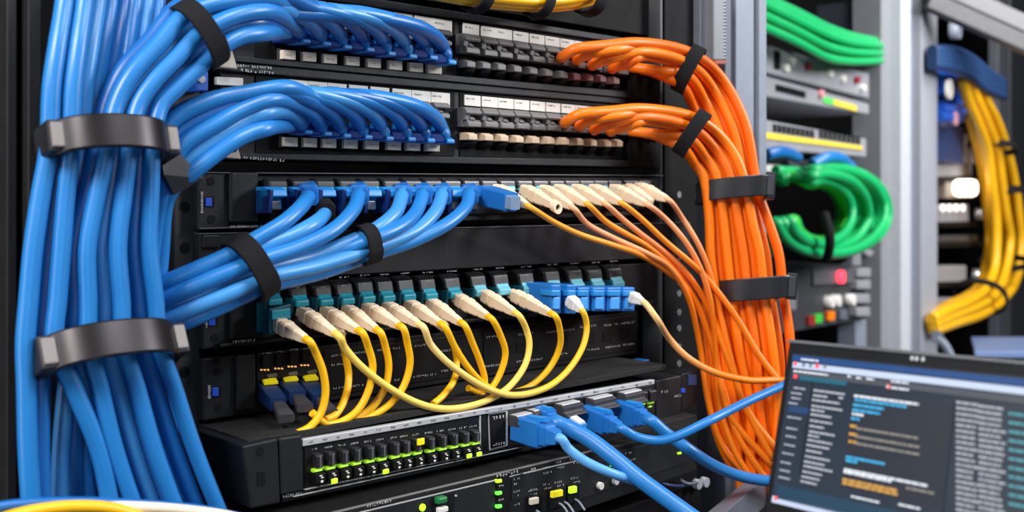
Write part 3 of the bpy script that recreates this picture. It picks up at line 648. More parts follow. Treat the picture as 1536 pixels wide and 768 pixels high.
for i, (n, x, y, path) in enumerate(R3):
    root = thing('blue_cable', P(x, y, .02), 'blue cable swept back to the trunk from %s plug of the upper fiber panel' % n, 'cable', 'blue cables of the upper fiber panel')
    MB().tube(pts_of([(x+2, y-3, .020), (x, y, .026)]+path+[(205, path[-1][1]+32, .014), (170, 600, .014), (160+i*6, 830, .016)]), .0046, 14).build('sheath', M_BLUE2 if i % 2 else M_BLUE, root)
    if n != 'third': MB().loft(P(x-3, 285, .006), P(x+3, 296, .028), Z, [(0, .013, .012), (.6, .013, .012), (.62, .011, .010), (1, .0105, .010)], .35).build('boot', M_BPLG, root)
    else: MB().loft(P(x-6, 309, .012), P(x, 320, .030), Z, [(0, .013, .013), (.7, .014, .014), (1, .0125, .0125)], .5).build('boot', M_VEL, root)
BP3 = [412, 452, 486, 521, 555, 587, 619, 649, 680, 712]
for i, x in enumerate(BP3):
    t = i/9; fr = Fr(A, x+1, 283, .003, .014); w = lerp(14.5, 12.5, t)
    root = thing('blue_plug', fr.O, 'square blue socket plug, %s from the left on the upper fiber panel' % ORD[i], 'plug', 'blue plugs of the upper fiber panel')
    MB().prism(fr, -w, w*.95, [(3, .001), (3, .012), (-2, .017), (-12, .018), (-15, .011), (-32, .011), (-32, .001)], .0009).build('hood', mat('bright_blue_latch', (0,0,0)), root)
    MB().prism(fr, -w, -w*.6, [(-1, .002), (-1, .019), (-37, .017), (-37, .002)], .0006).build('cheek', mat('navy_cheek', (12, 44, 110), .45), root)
    MB().prism(fr, -w*.45, w*.6, [(-18, .008), (-18, .0135), (-31, .0135), (-31, .008)], .0008).build('contact', M_STL if i in (0, 4) else M_KEY, root)
# the bare plug hanging out between blue and beige ends
root = thing('blue_plug', P(735, 300, .03), 'unwired flat blue plug with a clear tip, where blue plugs meet beige connectors', 'plug')
s = P(722, 292, .01); e = PD(766, 303, A.depth(722, .01)-.030)
MB().loft(s, e, Z, [(0, .016, .014), (.3, .016, .014), (1, .012, .013)], .15).build('body', M_BPLG, root)
MB().loft(e-(e-s)*.06, e+(e-s)*.16, Z, [(0, .010, .010), (1, .008, .009)], .15).build('clear_tip', mat('clear_plastic', (190, 215, 235), .15, trans=.6), root)
# ------------------------------------------------------------------ beige connectors
SECS = [(0, .74, .74), (.1, .74, .74), (.11, .96, .96), (.26, 1, 1), (.27, .80, .82), (.31, .80, .82), (.32, .98, .98), (.46, .96, .96), (.47, .80, .8), (.50, .80, .8), (.51, .9, .9), (.70, .72, .72), (.71, .6, .6), (.74, .6, .6), (.75, .68, .68), (.90, .56, .56), (.91, .5, .5), (1, .44, .44)]
def connector(root, sx, sy, ex, ey, wpx, f0=.012, m=M_BGE, name='connector'):
    s = P(sx, sy, f0); t = A.out(s, ex); d = (s+A.N*t-CAM).y
    e = PD(ex, ey, d); w = wpx*d/F
    MB().loft(s, e, Z, [(a, b*w*.92, c*w) for a, b, c in SECS], .28).build(name, m, root)
    mb = MB(); ax = (e-s)
    for k in (.34, .38, .42): mb.loft(s+ax*k, s+ax*(k+.015), Z, [(0, w*.96, w*1.02), (1, w*.96, w*1.02)], .28)
    mb.build('grip_ring', m, root.children[-1] if False else [c for c in root.children if c.name.startswith(name)][-1])
    return s, e
RD = .0021
D = [  # first row of beige connectors
 ('first', 742, 283, 792, 309, M_AMO, [(827,331), (868,351), (920,368), (960,382), (996,404), (1034,438), (1062,500), (1085,580), (1105,650), (1150,720)], .03),
 ('second', 784, 284, 834, 310, None, None, 0),
 ('third', 812, 284, 858, 311, M_PEO, [(881,336), (920,357), (972,381), (1004,401), (1032,445), (1050,520), (1062,600), (1085,670), (1130,722)], .036),
 ('fourth', 834, 283, 880, 306, M_AMO, [(907,331), (941,352), (972,370), (1011,403), (1046,455), (1072,530), (1094,620), (1160,700)], .030),
 ('fifth', 860, 283, 906, 305, M_PEO, [(933,328), (959,349), (993,375), (1030,410), (1064,464), (1092,540), (1124,620), (1170,680)], .036),
 ('sixth', 886, 283, 931, 304, M_AMO, [(962,328), (998,362), (1038,396), (1062,420), (1102,472), (1140,535), (1175,580)], .045),
 ('seventh', 917, 283, 969, 306, M_PEO, [(998,328), (1024,357), (1045,391), (1063,440), (1074,520), (1078,600), (1104,680), (1140,735)], .030),
 ('eighth', 954, 281, 1001, 299, M_PEO, [(1024,328), (1045,362), (1060,396), (1076,450), (1092,520), (1114,600), (1160,690)], .036)]
for n, sx, sy, ex, ey, m, path, dd in D:
    if m is None:
        root = thing('fiber_connector', P(sx, sy, .02), 'beige fiber connector with an empty cable hole, no cable, second beige one on its panel', 'connector')
        s, e = connector(root, sx, sy, ex, ey, 21)
        MB().disc(e-(e-s).normalized()*.001, (e-s), .0022, .0013).build('cable_hole', M_DRK, root)
        MB().ring(e, A.U, Z, (e-s), .0026, .0026, .005, .0018).build('boot_rim', M_BGE, root)
        continue
    root = thing('fiber_cable', P(sx, sy, .02), 'thin %s fiber cable, %s beige connector on the upper fiber panel' % ('peach' if m is M_PEO else 'amber orange', n), 'cable', 'orange fiber cables of the upper fiber panel')
    s, e = connector(root, sx, sy, ex, ey, 21)
    d0 = e.y; pts = [e-(e-s)*.12, e+(e-s)*.05]; N_ = len(path)
    for k, (x, y) in enumerate(path):
        tt = k/(N_-1); pts.append(PD(x, y, min(A.depth(x, dd), lerp(d0+.02, .885, min(1, tt*1.6)))-dd*.0 if x < 1090 else .885-.2*dd+.004*k*0))
    MB().tube(pts, RD, 12, r1=.0029).build('sheath', m, root)
root = thing('fiber_connector', P(930, 283, .02), 'beige fiber connector tucked behind the last two connectors of the upper fiber panel', 'connector')
connector(root, 936, 281, 978, 304, 20, .008)
# ------------------------------------------------------------------ row 4: yellow loops
RY = .0023
def yloop(label, ends, path, m, r=RY, hs=.04, group='yellow fiber cables of the lower fiber panel', r1=None):
    root = thing('fiber_cable', P(*path[len(path)//2][:2], hs), label, 'cable', group)
    pts = []
    for k, en in enumerate(ends):
        if en is None: continue
        sx, sy, ex, ey, w = en[:5]; mm = en[5] if len(en) > 5 else M_BGE; f0 = en[6] if len(en) > 6 else .014
        s, e = connector(root, sx, sy, ex, ey, w, f0, mm)
        if k == 0: pa = [e-(e-s)*.12, e+(e-s)*.05]; h0 = (e-CAM).dot(A.N)-A.D
        else: pb = [e+(e-s)*.05, e-(e-s)*.12]; h1 = (e-CAM).dot(A.N)-A.D
    mid = []
    n = len(path)
    for k, p in enumerate(path):
        t = k/(n-1)
        if len(p) == 3: mid.append(P(*p)); continue
        if ends[1] is None: h = lerp(h0, hs, min(1, t*1.5))
        else: h = lerp(h0, hs, min(1, t*3)) if t < .5 else lerp(h1, hs, min(1, (1-t)*3))
        mid.append(P(p[0], p[1], h))
    pts = pa+mid+(pb if ends[1] is not None else [])
    MB().tube(pts, r, 12, r1=r1).build('sheath', m, root)
yl = 'short yellow fiber cable curling under from the %s beige connector of the lower fiber panel'
yloop(yl % 'first', ((410,482,462,511,23), None), [(474,530), (485,560), (488,592), (480,622), (464,641), (446,650)], M_YEL, hs=.049)
yloop('long pale yellow fiber loop joining the second and tenth beige connectors, lower fiber panel', ((450,467,506,503,22), (722,440,775,471,20)), [(516,520), (540,548), (582,581), (625,604), (662,613), (700,610), (738,597), (766,578), (788,546), (794,517), (790,496)], mat('pale_yellow', (250, 214, 96), .42, noise=.04), hs=.052)
yloop(yl % 'third', ((485,466,541,498,22), None), [(552,520), (559,548), (553,585), (535,617), (508,634), (484,633), (468,619)], M_YEL, hs=.047)
yloop(yl % 'fourth', ((517,463,568,497,21), None), [(578,520), (583,550), (576,585), (557,612), (530,630), (505,636), (484,630)], M_YEL, hs=.044)
yloop(yl % 'fifth', ((547,460,602,491,21), None), [(611,515), (615,545), (605,580), (584,607), (555,625), (525,634), (500,634)], M_YEL, hs=.046)
yloop('yellow fiber loop joining the sixth beige connector to the white connector in the blue adapters', ((577,458,632,489,20), (853,449,873,466,19,M_WPL,.040)), [(645,515), (664,537), (690,558), (725,580), (760,592), (795,590), (829,576), (858,548), (876,515), (880,488)], M_YCR, hs=.056, )
yloop('yellow fiber loop joining the seventh and eleventh beige connectors of the lower fiber panel', ((610,455,664,488,20), (766,440,829,472,20)), [(682,520), (705,555), (728,578), (752,589), (780,586), (804,573), (827,548), (840,518), (839,490)], M_YEL, hs=.044)
yloop(yl % 'eighth', ((643,453,694,486,20), None), [(709,515), (721,546), (727,572), (722,592), (710,600)], M_YEL, hs=.042)
yloop(yl % 'ninth', ((683,446,735,477,20), None), [(751,504), (758,530), (751,558), (738,580), (720,588), (702,582)], M_YEL, hs=.042)
# two strands hanging behind the others
for i, (pts, lb) in enumerate(((((512,505,.03), (519,537,.034), (523,565,.034), (518,596,.040), (503,622,.046), (488,630,.047)), 'yellow strand hanging behind the long pale loop near the second beige connector'),
                           (((668,492,.025), (681,520,.030), (685,545,.030), (680,572,.040), (664,594,.045), (650,606,.047)), 'yellow strand hanging behind the seventh beige connector of the lower panel'))):
    root = thing('fiber_cable', P(*pts[-1]), lb, 'cable', 'yellow fiber cables of the lower fiber panel')
    MB().tube(pts_of(pts), RY, 12).build('sheath', M_YEL, root)
    p = P(*pts[0]); MB().loft(p-A.N*.016+Z*.008, p, Z, [(0, .008, .008), (.6, .007, .007), (1, .006, .006)]).build('connector', M_BGE, root)
# blue duplex adapters
for i, (x0, x1, x2, yt) in enumerate(((797,826,843,430), (843,850,866,430), (848,866,886,427), (868,888,910,424), (888,910,934,424), (909,933,954,422))):
    root = thing('blue_adapter', P(x1, 455, .02), 'boxy blue fiber adapter of the lower fiber panel, %s from the left' % ORD[i], 'adapter', 'blue adapters of the lower fiber panel')
    hc = (x2-x1)/2*.86; xc = (x1+x2)/2
    MB().box(A, xc, 449, hc, 18+(4 if i < 2 else 0), -.02, .002, .040, .001).build('housing', M_BPLG, root)
    MB().box(A, xc, 440, hc*.9, 4.5, 0, .030, .0425, .0008).build('top_lip', mat('bright_blue_latch', (0,0,0)), root)
    MB().box(A, xc+1, 455, hc*.62, 9, 0, .030, .0415, .0006).build('shutter', mat('pale_blue', (72, 158, 232), .35), root)
root = thing('fiber_cable', P(1050, 540, .05), 'single cream to orange fiber cable from the last blue adapter across to the orange trunk', 'cable')
s, e = connector(root, 945, 444, 966, 454, 17, .040, M_WPL)
MB().tube([e-(e-s)*.12, e+(e-s)*.05]+[PD(985, 478, e.y-.005), PD(1004, 508, .83), PD(1030, 535, .835), PD(1068, 557, .84), PD(1120, 570, .85), PD(1176, 571, .875), PD(1205, 590, .92), PD(1200, 650, .94)], .0025, 12, r1=.003).build('sheath', M_CRO, root)
# ------------------------------------------------------------------ orange cables and trunk
RO = .0043
E1 = [(843,86), (866,90), (889,98), (919,103), (944,101), (962,105), (978,110)]
E2 = [(848,184), (870,189), (892,195), (917,197), (944,197), (962,200), (978,204)]
for row in (0, 1):
    for i in range(7):
        t = i/6.0; lay = (i % 2)*.008
        x, y = (E1, E2)[row][i]
        root = thing('orange_cable', P(x, y, .02), 'thick orange cable of the %s patch panel, %s from its outermost strand' % (('upper', 'second')[row], ORD[i]), 'cable', 'orange cables of the %s patch panel' % ('upper', 'second')[row])
        MB().disc(P(x-1, y+1, .002), A.N, .0055, .006).build('plug', M_DRK, root)
        if row == 0:
            S = L2((1046, 84), (1020, 126), t); K = L2((960, 64), (968, 104), t); M1 = L2((1085, 120), (1040, 160), t); M2 = L2((1118, 185), (1066, 222), t); xc = lerp(1137, 1080, t); dl = .915+lay
        else:
            S = L2((1052, 181), (1022, 220), t); K = L2((965, 163), (972, 199), t); M1 = L2((1088, 212), (1042, 246), t); M2 = L2((1108, 245), (1054, 262), t); xc = lerp(1120, 1060, t); dl = .893+lay
        front = i < 4
        pts = [P(x+1, y+1, .002), P(x-1, y, .014), P(x+4, y-3, .026), P(x+20, y-12+2*i, .036)] if front else [P(x, y, .002), P(x+4, y, .012)]
        if front: pts += [P(lerp(x+20, K[0], .5), lerp(y-12+2*i, K[1], .62), .043+lay*.3), PD(*K, A.depth(K[0], .048)+lay)]
        else: pts += [P(lerp(x, S[0], .5), lerp(y, S[1], .4), .03)]
        pts += [ PD(*S, lerp(A.depth(S[0], .055), dl, .5)+lay), PD(*M1, dl), PD(*M2, dl), PD(xc, 287, dl)]
        dr = row*.0
        k = (xc-1060)/77.0
        dn = [(lerp(1064, 1146, k), 330), (lerp(1066, 1160, k), 380), (lerp(1072, 1166, k), 434), (lerp(1082, 1180, k), 520), (lerp(1096, 1186, k)+random.uniform(-8, 8), 610), (lerp(1104, 1196, k)+random.uniform(-10, 10), 700), (lerp(1120, 1215, k), 800)]
        if row == 0 and i == 0: dn = [(1152, 330), (1168, 380), (1174, 434), (1184, 500), (1190, 600), (1196, 700), (1200, 800)]
        pts += [PD(a, b, dl+(.0 if b < 500 else -.004)) for a, b in dn]
        MB().tube(pts, RO, 12).build('sheath', M_ORG if (i+row) % 3 else M_ORG2, root)
for i in range(8):
    dx = i*7.5
    root = thing('orange_cable', PD(1080+dx, 640, .9), 'orange strand sagging on the rack side of the orange trunk, %s from the rack' % ORD[i], 'cable', 'sagging orange strands of the trunk')
    MB().tube([PD(1066+dx*.6, 270, .915), PD(1064+dx*.7, 330, .912), PD(1064+dx*.8, 400, .908), PD(1056+dx, 480, .90), PD(1058+dx*1.1+random.uniform(-6, 6), 560, .893+.002*i), PD(1072+dx*1.2, 640, .893+.002*i), PD(1104+dx*1.1+random.uniform(-5, 5), 702, .9), PD(1170+dx, 760, .91)], .0036, 12).build('sheath', M_ORG2 if i % 2 else M_ORG, root)
# ------------------------------------------------------------------ bands
def view_axes(px, py):
    v = ray(px, HY).normalized(); return Vector((v.y, -v.x, 0)), -v
def clamp(name, label, Cn, e1, e2, ax, a, b, w, blocks, m, group, bm=M_BUCK, n=2.3, t=.002):
    root = thing(name, Cn-Z*w/2, label, 'cable clamp', group)
    MB().ring(Cn, e1, e2, ax, a, b, w, t, n).build('band', m, root)
    for (ph, bw, bh, bt) in blocks:
        c, s_ = math.cos(ph), math.sin(ph)
        o = Cn+e1*(math.copysign(abs(c)**(2/n), c)*a)+e2*(math.copysign(abs(s_)**(2/n), s_)*b)
        nd = e2.normalized(); o = Cn+e1*math.copysign(a-bw*.15, c)+e2*(b*.62)-nd*bt; sd = ax.normalized().cross(nd).normalized()
        qq = [(-bw,bh), (bw,bh), (bw,-bh), (-bw,-bh)]
        k = MB().hexa([o+nd*(bt+.001)+sd*x+ax*y for x, y in qq]+[o-nd*.014+sd*x+ax*y for x, y in qq], .0012).build('buckle', M_RUB, root)
        qq = [(-bw*.72,bh*.78), (bw*.72,bh*.78), (bw*.72,-bh*.78), (-bw*.72,-bh*.78)]
        MB().hexa([o+nd*(bt+.0025)+sd*x+ax*y for x, y in qq]+[o+sd*x+ax*y for x, y in qq], .0008).build('buckle_pad', bm, k)
    return root
tl = math.radians(16)
e2 = (A.N*math.cos(tl)+Z*math.sin(tl)); ax = (Z*math.cos(tl)-A.N*math.sin(tl))
c1 = clamp('cable_clamp', 'wide satin black clamp round the upper part of the blue trunk', P(154, 222, .052), A.U, e2, ax, .0290, .0265, .0165, [(math.radians(166), .0042, .0078, .003), (math.radians(12), .0040, .0078, .003)], M_CLMP, 'clamps of the blue trunk')
arm = [P(238, 210, .055), P(262, 222, .052), P(306, 268, .046), P(262, 292, .05), P(246, 262, .055)]
mb = MB()
v1 = [mb.bm.verts.new(p) for p in arm]; v2 = [mb.bm.verts.new(p-A.N*.004) for p in arm]
mb.bm.faces.new(v1); mb.bm.faces.new(v2[::-1])
for k in range(5): mb.bm.faces.new((v1[k], v2[k], v2[(k+1) % 5], v1[(k+1) % 5]))
mb.build('side_arm', mat('arm_black', (24, 24, 27), .45), c1)
tl = math.radians(26)
e2 = (A.N*math.cos(tl)+Z*math.sin(tl)); ax = (Z*math.cos(tl)-A.N*math.sin(tl))
clamp('cable_clamp', 'wide satin black clamp round the lower part of the blue trunk', P(156, 534, .052), A.U, e2, ax, .0330, .0265, .0175, [(math.radians(166), .0045, .0082, .003), (math.radians(12), .0042, .0080, .003)], M_CLMP, 'clamps of the blue trunk')
for (px, py, d, a, hp, lb) in ((1101, 286, .909, .0315, 31, 'upper'), (1131, 434, .905, .0325, 33, 'lower')):
    v1, v2 = view_axes(px, py); tl = math.radians(6); e2 = v2*math.cos(tl)+Z*math.sin(tl)
    axx = (Z+v1*.07).normalized(); e1 = (v1-Z*-.07*-1*0+Z*.10).normalized()
    clamp('cable_clamp', '%s smooth black band clamp round the orange trunk' % lb, PD(px, py, d), e1, e2, axx, a, .027, hp*.9/F, [(math.radians(14), .0045, .0115, .002)], M_RUB, 'clamps of the orange trunk', bm=mat('dark_pad', (62, 64, 70), .35), n=2.4, t=.0022)
def strap(label, p, q, h, wpx, b, grp='velcro straps', buckle=True, d=None, fat=1.0, arc=(0, 1)):
    f = (lambda x, y: PD(x, y, d)) if d else (lambda x, y: P(x, y, h))
    a0, a1 = f(*p), f(*q); Cn = (a0+a1)/2; e1 = (a1-a0).normalized(); a = (a1-a0).length/2
    nn = A.N if not d else view_axes(*p)[1]
    axs = e1.cross(nn).normalized(); e2 = axs.cross(e1).normalized()
    if e2.dot(nn) < 0: e2 = -e2
    root = thing('velcro_strap', Cn, label, 'strap', grp)
    MB().ring(Cn, e1, e2, axs, a, b, wpx*(d or A.depth(p[0], h))/F, .0013, 2.3, 48).build('band', M_VEL, root)
    if buckle:
        w = wpx*(d or A.depth(p[0], h))/F
        MB().ring(Cn, e1, e2, axs, a+.0008, b+.0008, w*1.02, .0012, 2.3, 16, arc=(.02, .22)).build('overlap_tail', M_VEL, root)
    return root
strap('black velcro strap round the top blue bundle above the upper clamp', (268, 8), (322, 96), .055, 32, .0135)
strap('black velcro strap round all the blue fiber panel cables, the one nearest the trunk', (352, 360), (398, 442), .044, 34, .0125)
strap('small black band round four blue cables below the upper fiber panel', (545, 340), (553, 392), .043, 24, .0090)
strap('black strap round the orange cables of the upper patch panel', (1050, 73), (1016, 135), 0, 21, .017, d=.884)
strap('black strap round the orange cables of the second patch panel', (1058, 170), (1018, 229), 0, 21, .017, d=.872)
# ------------------------------------------------------------------ loose blue cables from the switch
RJ = [(0, .9, .95), (.42, .95, 1), (.43, 1, 1), (.66, .95, .98), (.67, .72, .74), (.80, .72, .74), (.81, .6, .62), (.97, .5, .5), (1, .42, .42)]
def jack(label, sx, sy, ex, ey, wpx, path, r, m, name='network_cable'):
    s = P(sx, sy, HS+.002); t = A.out(s, ex); d = (s+A.N*t-CAM).y; e = PD(ex, ey, d); w = wpx*d/F
    root = thing(name, s, label, 'cable', 'blue network cables of the switch')
    MB().loft(s, e, Z, [(a, b*w*.85, c*w) for a, b, c in RJ], .16).build('plug', M_BPLG, root)
    MB().loft(s+(e-s)*.3+Z*w*.5, s+(e-s)*.72+Z*w*.56, Z, [(0, w*.3, w*.12), (1, w*.36, w*.16)], .2).build('latch_clip', mat('bright_blue_latch', (0,0,0)), root)
    q = [e-(e-s)*.1, e+(e-s)*.06]+[PD(x, y, d+k) for x, y, k in path]
    MB().tube(q, r, 14).build('sheath', m, root)
jack('thick blue network cable running down past the router and out at the bottom edge', 808, 622, 834, 634, 30, [(850,641,0), (881,657,-.004), (920,686,-.012), (960,719,-.02), (1025,766,-.03), (1070,798,-.04)], .0056, M_BLUE)
jack('thin white-edged blue cable from the largest nearest square plug on the switch', 776, 640, 838, 657, 41, [(852,672,0), (872,688,0), (896,701,0), (926,713,.006), (950,721,.02)], .0032, M_WBL)
jack('thin blue network cable swinging up behind the laptop in front of the orange trunk', 876, 622, 930, 642, 33, [(954,655,0), (985,661,.0), (1011,656,.0), (1060,633,.01), (1120,603,.05), (1185,574,.10), (1260,545,.20), (1330,540,.34)], .0034, M_BLUE)
jack('thick blue network cable from the last switch plug passing behind the laptop foot', 926, 614, 974, 630, 33, [(998,649,0), (1037,677,0), (1070,698,.02), (1110,714,.05), (1150,721,.08), (1200,722,.12), (1270,735,.18), (1330,770,.22)], .0045, M_BLUE)
for i, (x, y) in ((1, (866, 632)),):
    root = thing('clear_plug', P(x, y, HS+.01), 'pale clear plug end between the blue plugs of the network switch', 'plug')
    s = P(x-24, y-9, HS+.002); e = s+A.N*.020-Z*.006
    MB().loft(s, e, Z, [(0, .010, .007), (1, .009, .006)], .2).build('body', mat('pale_blue', (0,0,0)), root)
    MB().loft(s+Z*.004, e+Z*.003, Z, [(0, .008, .003), (1, .006, .003)], .2).build('clip', M_WPL, root)
# ------------------------------------------------------------------ yellow bundle at the top
for i in range(6):
    oy = (-19, -13, -6, -1, 3, -9)[i]; hh = (.03, .036, .038, .034, .028, .026)[i]
    root = thing('yellow_cable', P(780, 0, .03), 'yellow cable of the strapped bundle at the very top, %s' % ('lowest strand' if i == 4 else 'strand %s from its top' % ORD[(0, 1, 3, 4, 5, 2)[i]]), 'cable', 'yellow cables strapped at the top')
    MB().tube(pts_of([(560, oy-34, hh), (640, oy-14, hh), (700, oy-2, hh), (760, oy+5, hh), (800, oy+8, hh), (845, oy+7, hh), (885, oy-1, hh), (915, oy-14, hh-.006), (935, oy-34, hh-.02)]), .0037, 12).build('sheath', M_YEL, root)
for i, (x, y, dx, w) in enumerate(((716, -2, -4, 19), (808, 6, -5, 17), (884, 2, -3, 21))):
    strap('black strap on the yellow top bundle, %s' % ('nearest the blue cables', 'the middle one', 'nearest the orange cables')[i], (x-dx, y-24), (x+dx, y+18), .032, w, .0125, 'straps of the yellow top bundle', buckle=False)
# ------------------------------------------------------------------ foreground arcs bottom left
for (nm, pts, r, m, lb) in (('blue_cable', [(-60, 775, .10), (0, 760, .10), (60, 754, .10), (140, 753, .10), (220, 757, .10), (300, 764, .10), (380, 780, .10)], .0022, M_BLUE3, 'blue cable arching across the bottom left in front of the trunk'),
                       ('yellow_cable', [(-60, 800, .104), (20, 774, .104), (60, 765, .104), (110, 760, .104), (160, 762, .104), (200, 772, .104), (240, 795, .104)], .0028, M_YEL, 'yellow cable arching at the bottom left in front of the blue trunk'),
                       ('cream_cable', [(60, 790, .102), (120, 768, .102), (170, 761, .102), (230, 762, .102), (290, 767, .102), (350, 776, .102), (420, 800, .102)], .0026, M_CRM, 'cream cable arching at the bottom edge beside the yellow one')):
    o = MB().tube(pts_of(pts), r, 12).build(nm, m); tag(o, lb, 'cable')
# ------------------------------------------------------------------ laptop
W = Vector((.805, -1, .047)).normalized(); V = Vector((.203, .208, .957)); V = (V-W*V.dot(W)).normalized(); LN = W.cross(V).normalized()
if LN.dot(CAM-PD(1300, 600, .6)) < 0: LN = -LN
LD = .47; TL = PD(1183, 512, LD)
def lp(px, py):
    r = ray(px, py); p = CAM+r*((TL-CAM).dot(LN)/r.dot(LN)); q = p-TL; return q.dot(W), -q.dot(V)
def LP(s, t, n=0.0): return TL+W*s-V*t+LN*n
HL, WL = .105*LD/.6, .168*LD/.6
s_tl, t_tl = lp(1190, 530); _, t_bl = lp(1160, 742)
lap = thing('laptop', LP(.08, HL, 0), 'open black laptop showing blurred lines of code, in front of the orange cables', 'laptop')
def lbox(mb, s0, s1, t0, t1, n0, n1, bev=0.0):
    q = [(s0,t0), (s1,t0), (s1,t1), (s0,t1)]; return mb.hexa([LP(s, t, n1) for s, t in q]+[LP(s, t, n0) for s, t in q], bev)
ld = lbox(MB(), 0, WL, 0, HL, -.005, 0, .0012).build('screen_lid', mat('laptop_bezel', (15, 16, 19), .55, noise=.08, spec=.3), lap)
lbox(MB(), -.0004, WL+.0004, -.0009, .0006, -.0055, .0004, .0004).build('lid_rim', mat('laptop_rim', (120, 122, 126), .4, .4), ld)
s1 = WL-.006
scr = mat('screen_glow', (34, 42, 52), .3, emit=.75, noise=.15, scale=18)
sc_ = lbox(MB(), s_tl, s1, t_tl, t_bl, -.001, .0004).build('display', scr, lap)
def em(n, c, e=.8): return mat('screen_'+n, c, .5, emit=e*.62, noise=.02)
def cc(cx, cy): return lp(1136+cx/2.667, 480+cy/2.667)
def bar(name, m, x0, y0, s_end, hpx, n=.0007, mb=None):
    s, t = cc(x0, y0); hh = hpx/2.667*LD*.95/F; k = mb or MB(); lbox(k, s, s_end, t-hh/2, t+hh/2, .0003, n)
    if mb is None: k.build(name, m, sc_)
bar('title_bar', em('navy', (16, 56, 108)), 145, 152, s1, 24)
bar('tool_bar', em('pale', (166, 178, 200), .75), 145, 180, s1, 24)
bar('menu_bar', em('slate', (62, 66, 74), .6), 145, 210, s1, 24)
bar('status_bar', em('deep', (16, 50, 72), .7), 80, 685, s1, 56)
bar('task_bar', em('pale', (0,0,0)), 62, 716, cc(372, 765)[0], 26)
bar('search_field', em('teal', (20, 80, 100), .7), 172, 232, cc(360, 260)[0], 18, .0009)
s, t = cc(120, 250); 
mb = MB(); lbox(mb, cc(216, 300)[0], cc(216, 300)[0]+.0004, t_tl+.012, t_bl-.011, .0003, .0008)
mb.build('pane_divider', em('line', (18, 20, 24), .5), sc_)
lbox(MB(), cc(790, 330)[0], cc(790, 330)[0]+.0006, t_tl+.012, t_bl-.005, .0003, .0008).build('pane_divider', em('line', (0,0,0)), sc_)
lbox(MB(), cc(385, 300)[0], cc(775, 340)[0], t_tl+.014, t_bl-.010, .0003, .0006).build('code_pane', em('pane', (24, 30, 40), .6), sc_)
lbox(MB(), cc(130, 352)[0], cc(212, 360)[0], cc(130, 342)[1], cc(130, 368)[1], .0003, .0008).build('selected_row', em('select', (22, 52, 92), .6), sc_)
def textline(mb, s0, s1_, t, hh=.0011):
    s = s0
    while s < s1_:
        w = random.uniform(.0010, .0034); w = min(w, s1_-s); lbox(mb, s, s+w, t-hh/2, t+hh/2, .0003, .0010); s += w+random.uniform(.0003, .0006)
def block(name, m, rows, hh=.0011):
    for x0, y0, x1 in rows:
        mb = MB(); s, t = cc(x0, y0); textline(mb, s, s+(x1-x0)/2.667*LD*.93/F*1.2, t, hh*LD/.6)
        mb.build(name, m, sc_)
grey, blu, amb, wht = em('text_grey', (150, 154, 162), .75), em('text_blue', (50, 146, 190), .8), em('text_amber', (176, 132, 62), .75), em('text_white', (190, 196, 204), .85)
block('side_text', em('text_dim', (130, 136, 146), .8), [(150, 272, 200), (140, 292, 185), (140, 312, 178), (130, 332, 165), (125, 388, 180), (120, 432, 165), (118, 464, 158), (112, 498, 155), (105, 532, 150), (98, 568, 142), (95, 600, 135), (90, 628, 135)])
block('file_text', grey, [(230, 282, 350), (228, 302, 285), (330, 312, 345), (224, 320, 330), (222, 344, 340), (220, 360, 270), (218, 378, 300), (216, 402, 300), (214, 424, 270), (212, 446, 310), (208, 462, 250), (206, 480, 300), (202, 500, 290), (200, 522, 260), (196, 545, 290), (192, 566, 270), (190, 584, 300), (186, 606, 260), (182, 626, 250), (178, 645, 240)])
block('code_text_blue', blu, [(395, 320, 580), (388, 340, 500), (385, 360, 485), (380, 394, 410), (360, 548, 500), (358, 562, 400)], .0014)
block('code_text_white', wht, [(392, 304, 620), (384, 376, 425), (352, 598, 640), (350, 608, 520)], .0013)
block('code_text_grey', em('text_brown', (120, 116, 112), .8), [(400, 434, 620), (395, 466, 620), (400, 495, 620), (600, 672, 690)])
block('code_text_amber', amb, [(376, 424, 400), (372, 456, 400), (370, 486, 400), (346, 638, 540), (345, 652, 540)], .0015)
block('list_text', grey, [(800, 330+k*22.5-(k*0), 850+random.randint(0, 24)) for k in range(20)]+[(890, 345+k*22.5, 950+random.randint(0, 20)) for k in range(20)])
block('table_text', em('text_teal', (70, 140, 150), .8), [(1010, 375+k*36, 1060) for k in range(11)])
block('menu_text', wht, [(150, 205, 290), (365, 226, 380), (400, 232, 420), (440, 236, 470), (540, 246, 600), (180, 158, 250), (520, 268, 530), (540, 272, 600), (380, 706, 480), (570, 738, 640)], .0010)
block('tool_icon_red', em('icon_red', (226, 70, 80), 1.0), [(152, 176, 164), (238, 184, 250), (150, 226, 164), (524, 267, 536), (74, 712, 88)], .0022)
block('tool_icon_grey', em('icon_grey', (110, 110, 118), .8), [(184, 180, 196), (212, 183, 222), (270, 187, 280)], .0020)
s, t = cc(642, 156)
mb = MB()
for k in (0, .0017, .0040): lbox(mb, s-.0030+k*1.2, s-.0030+k*1.2+.0014, t-.0009, t+.0009, 0, .0008, .0003)
mb.build('bezel_emblem', mat('emblem_silver', (190, 192, 196), .4), ld)
fw = Vector((-W.y*-1, -W.x, 0)); fw = Vector((LN.x, LN.y, 0)).normalized()
W2 = Vector((W.x, W.y, 0)).normalized(); q = [LP(0, HL, -.003), LP(0, HL, -.003)+W2*WL]; z0 = min(q[0].z, q[1].z)
for p in q: p.z = z0
q = [q[0], q[1], q[1]+fw*.10, q[0]+fw*.10]
bs = MB().hexa([p for p in q]+[p-Z*.008 for p in q], .001).build('keyboard_base', mat('laptop_base', (40, 42, 46), .4, .3), lap)
mb = MB()
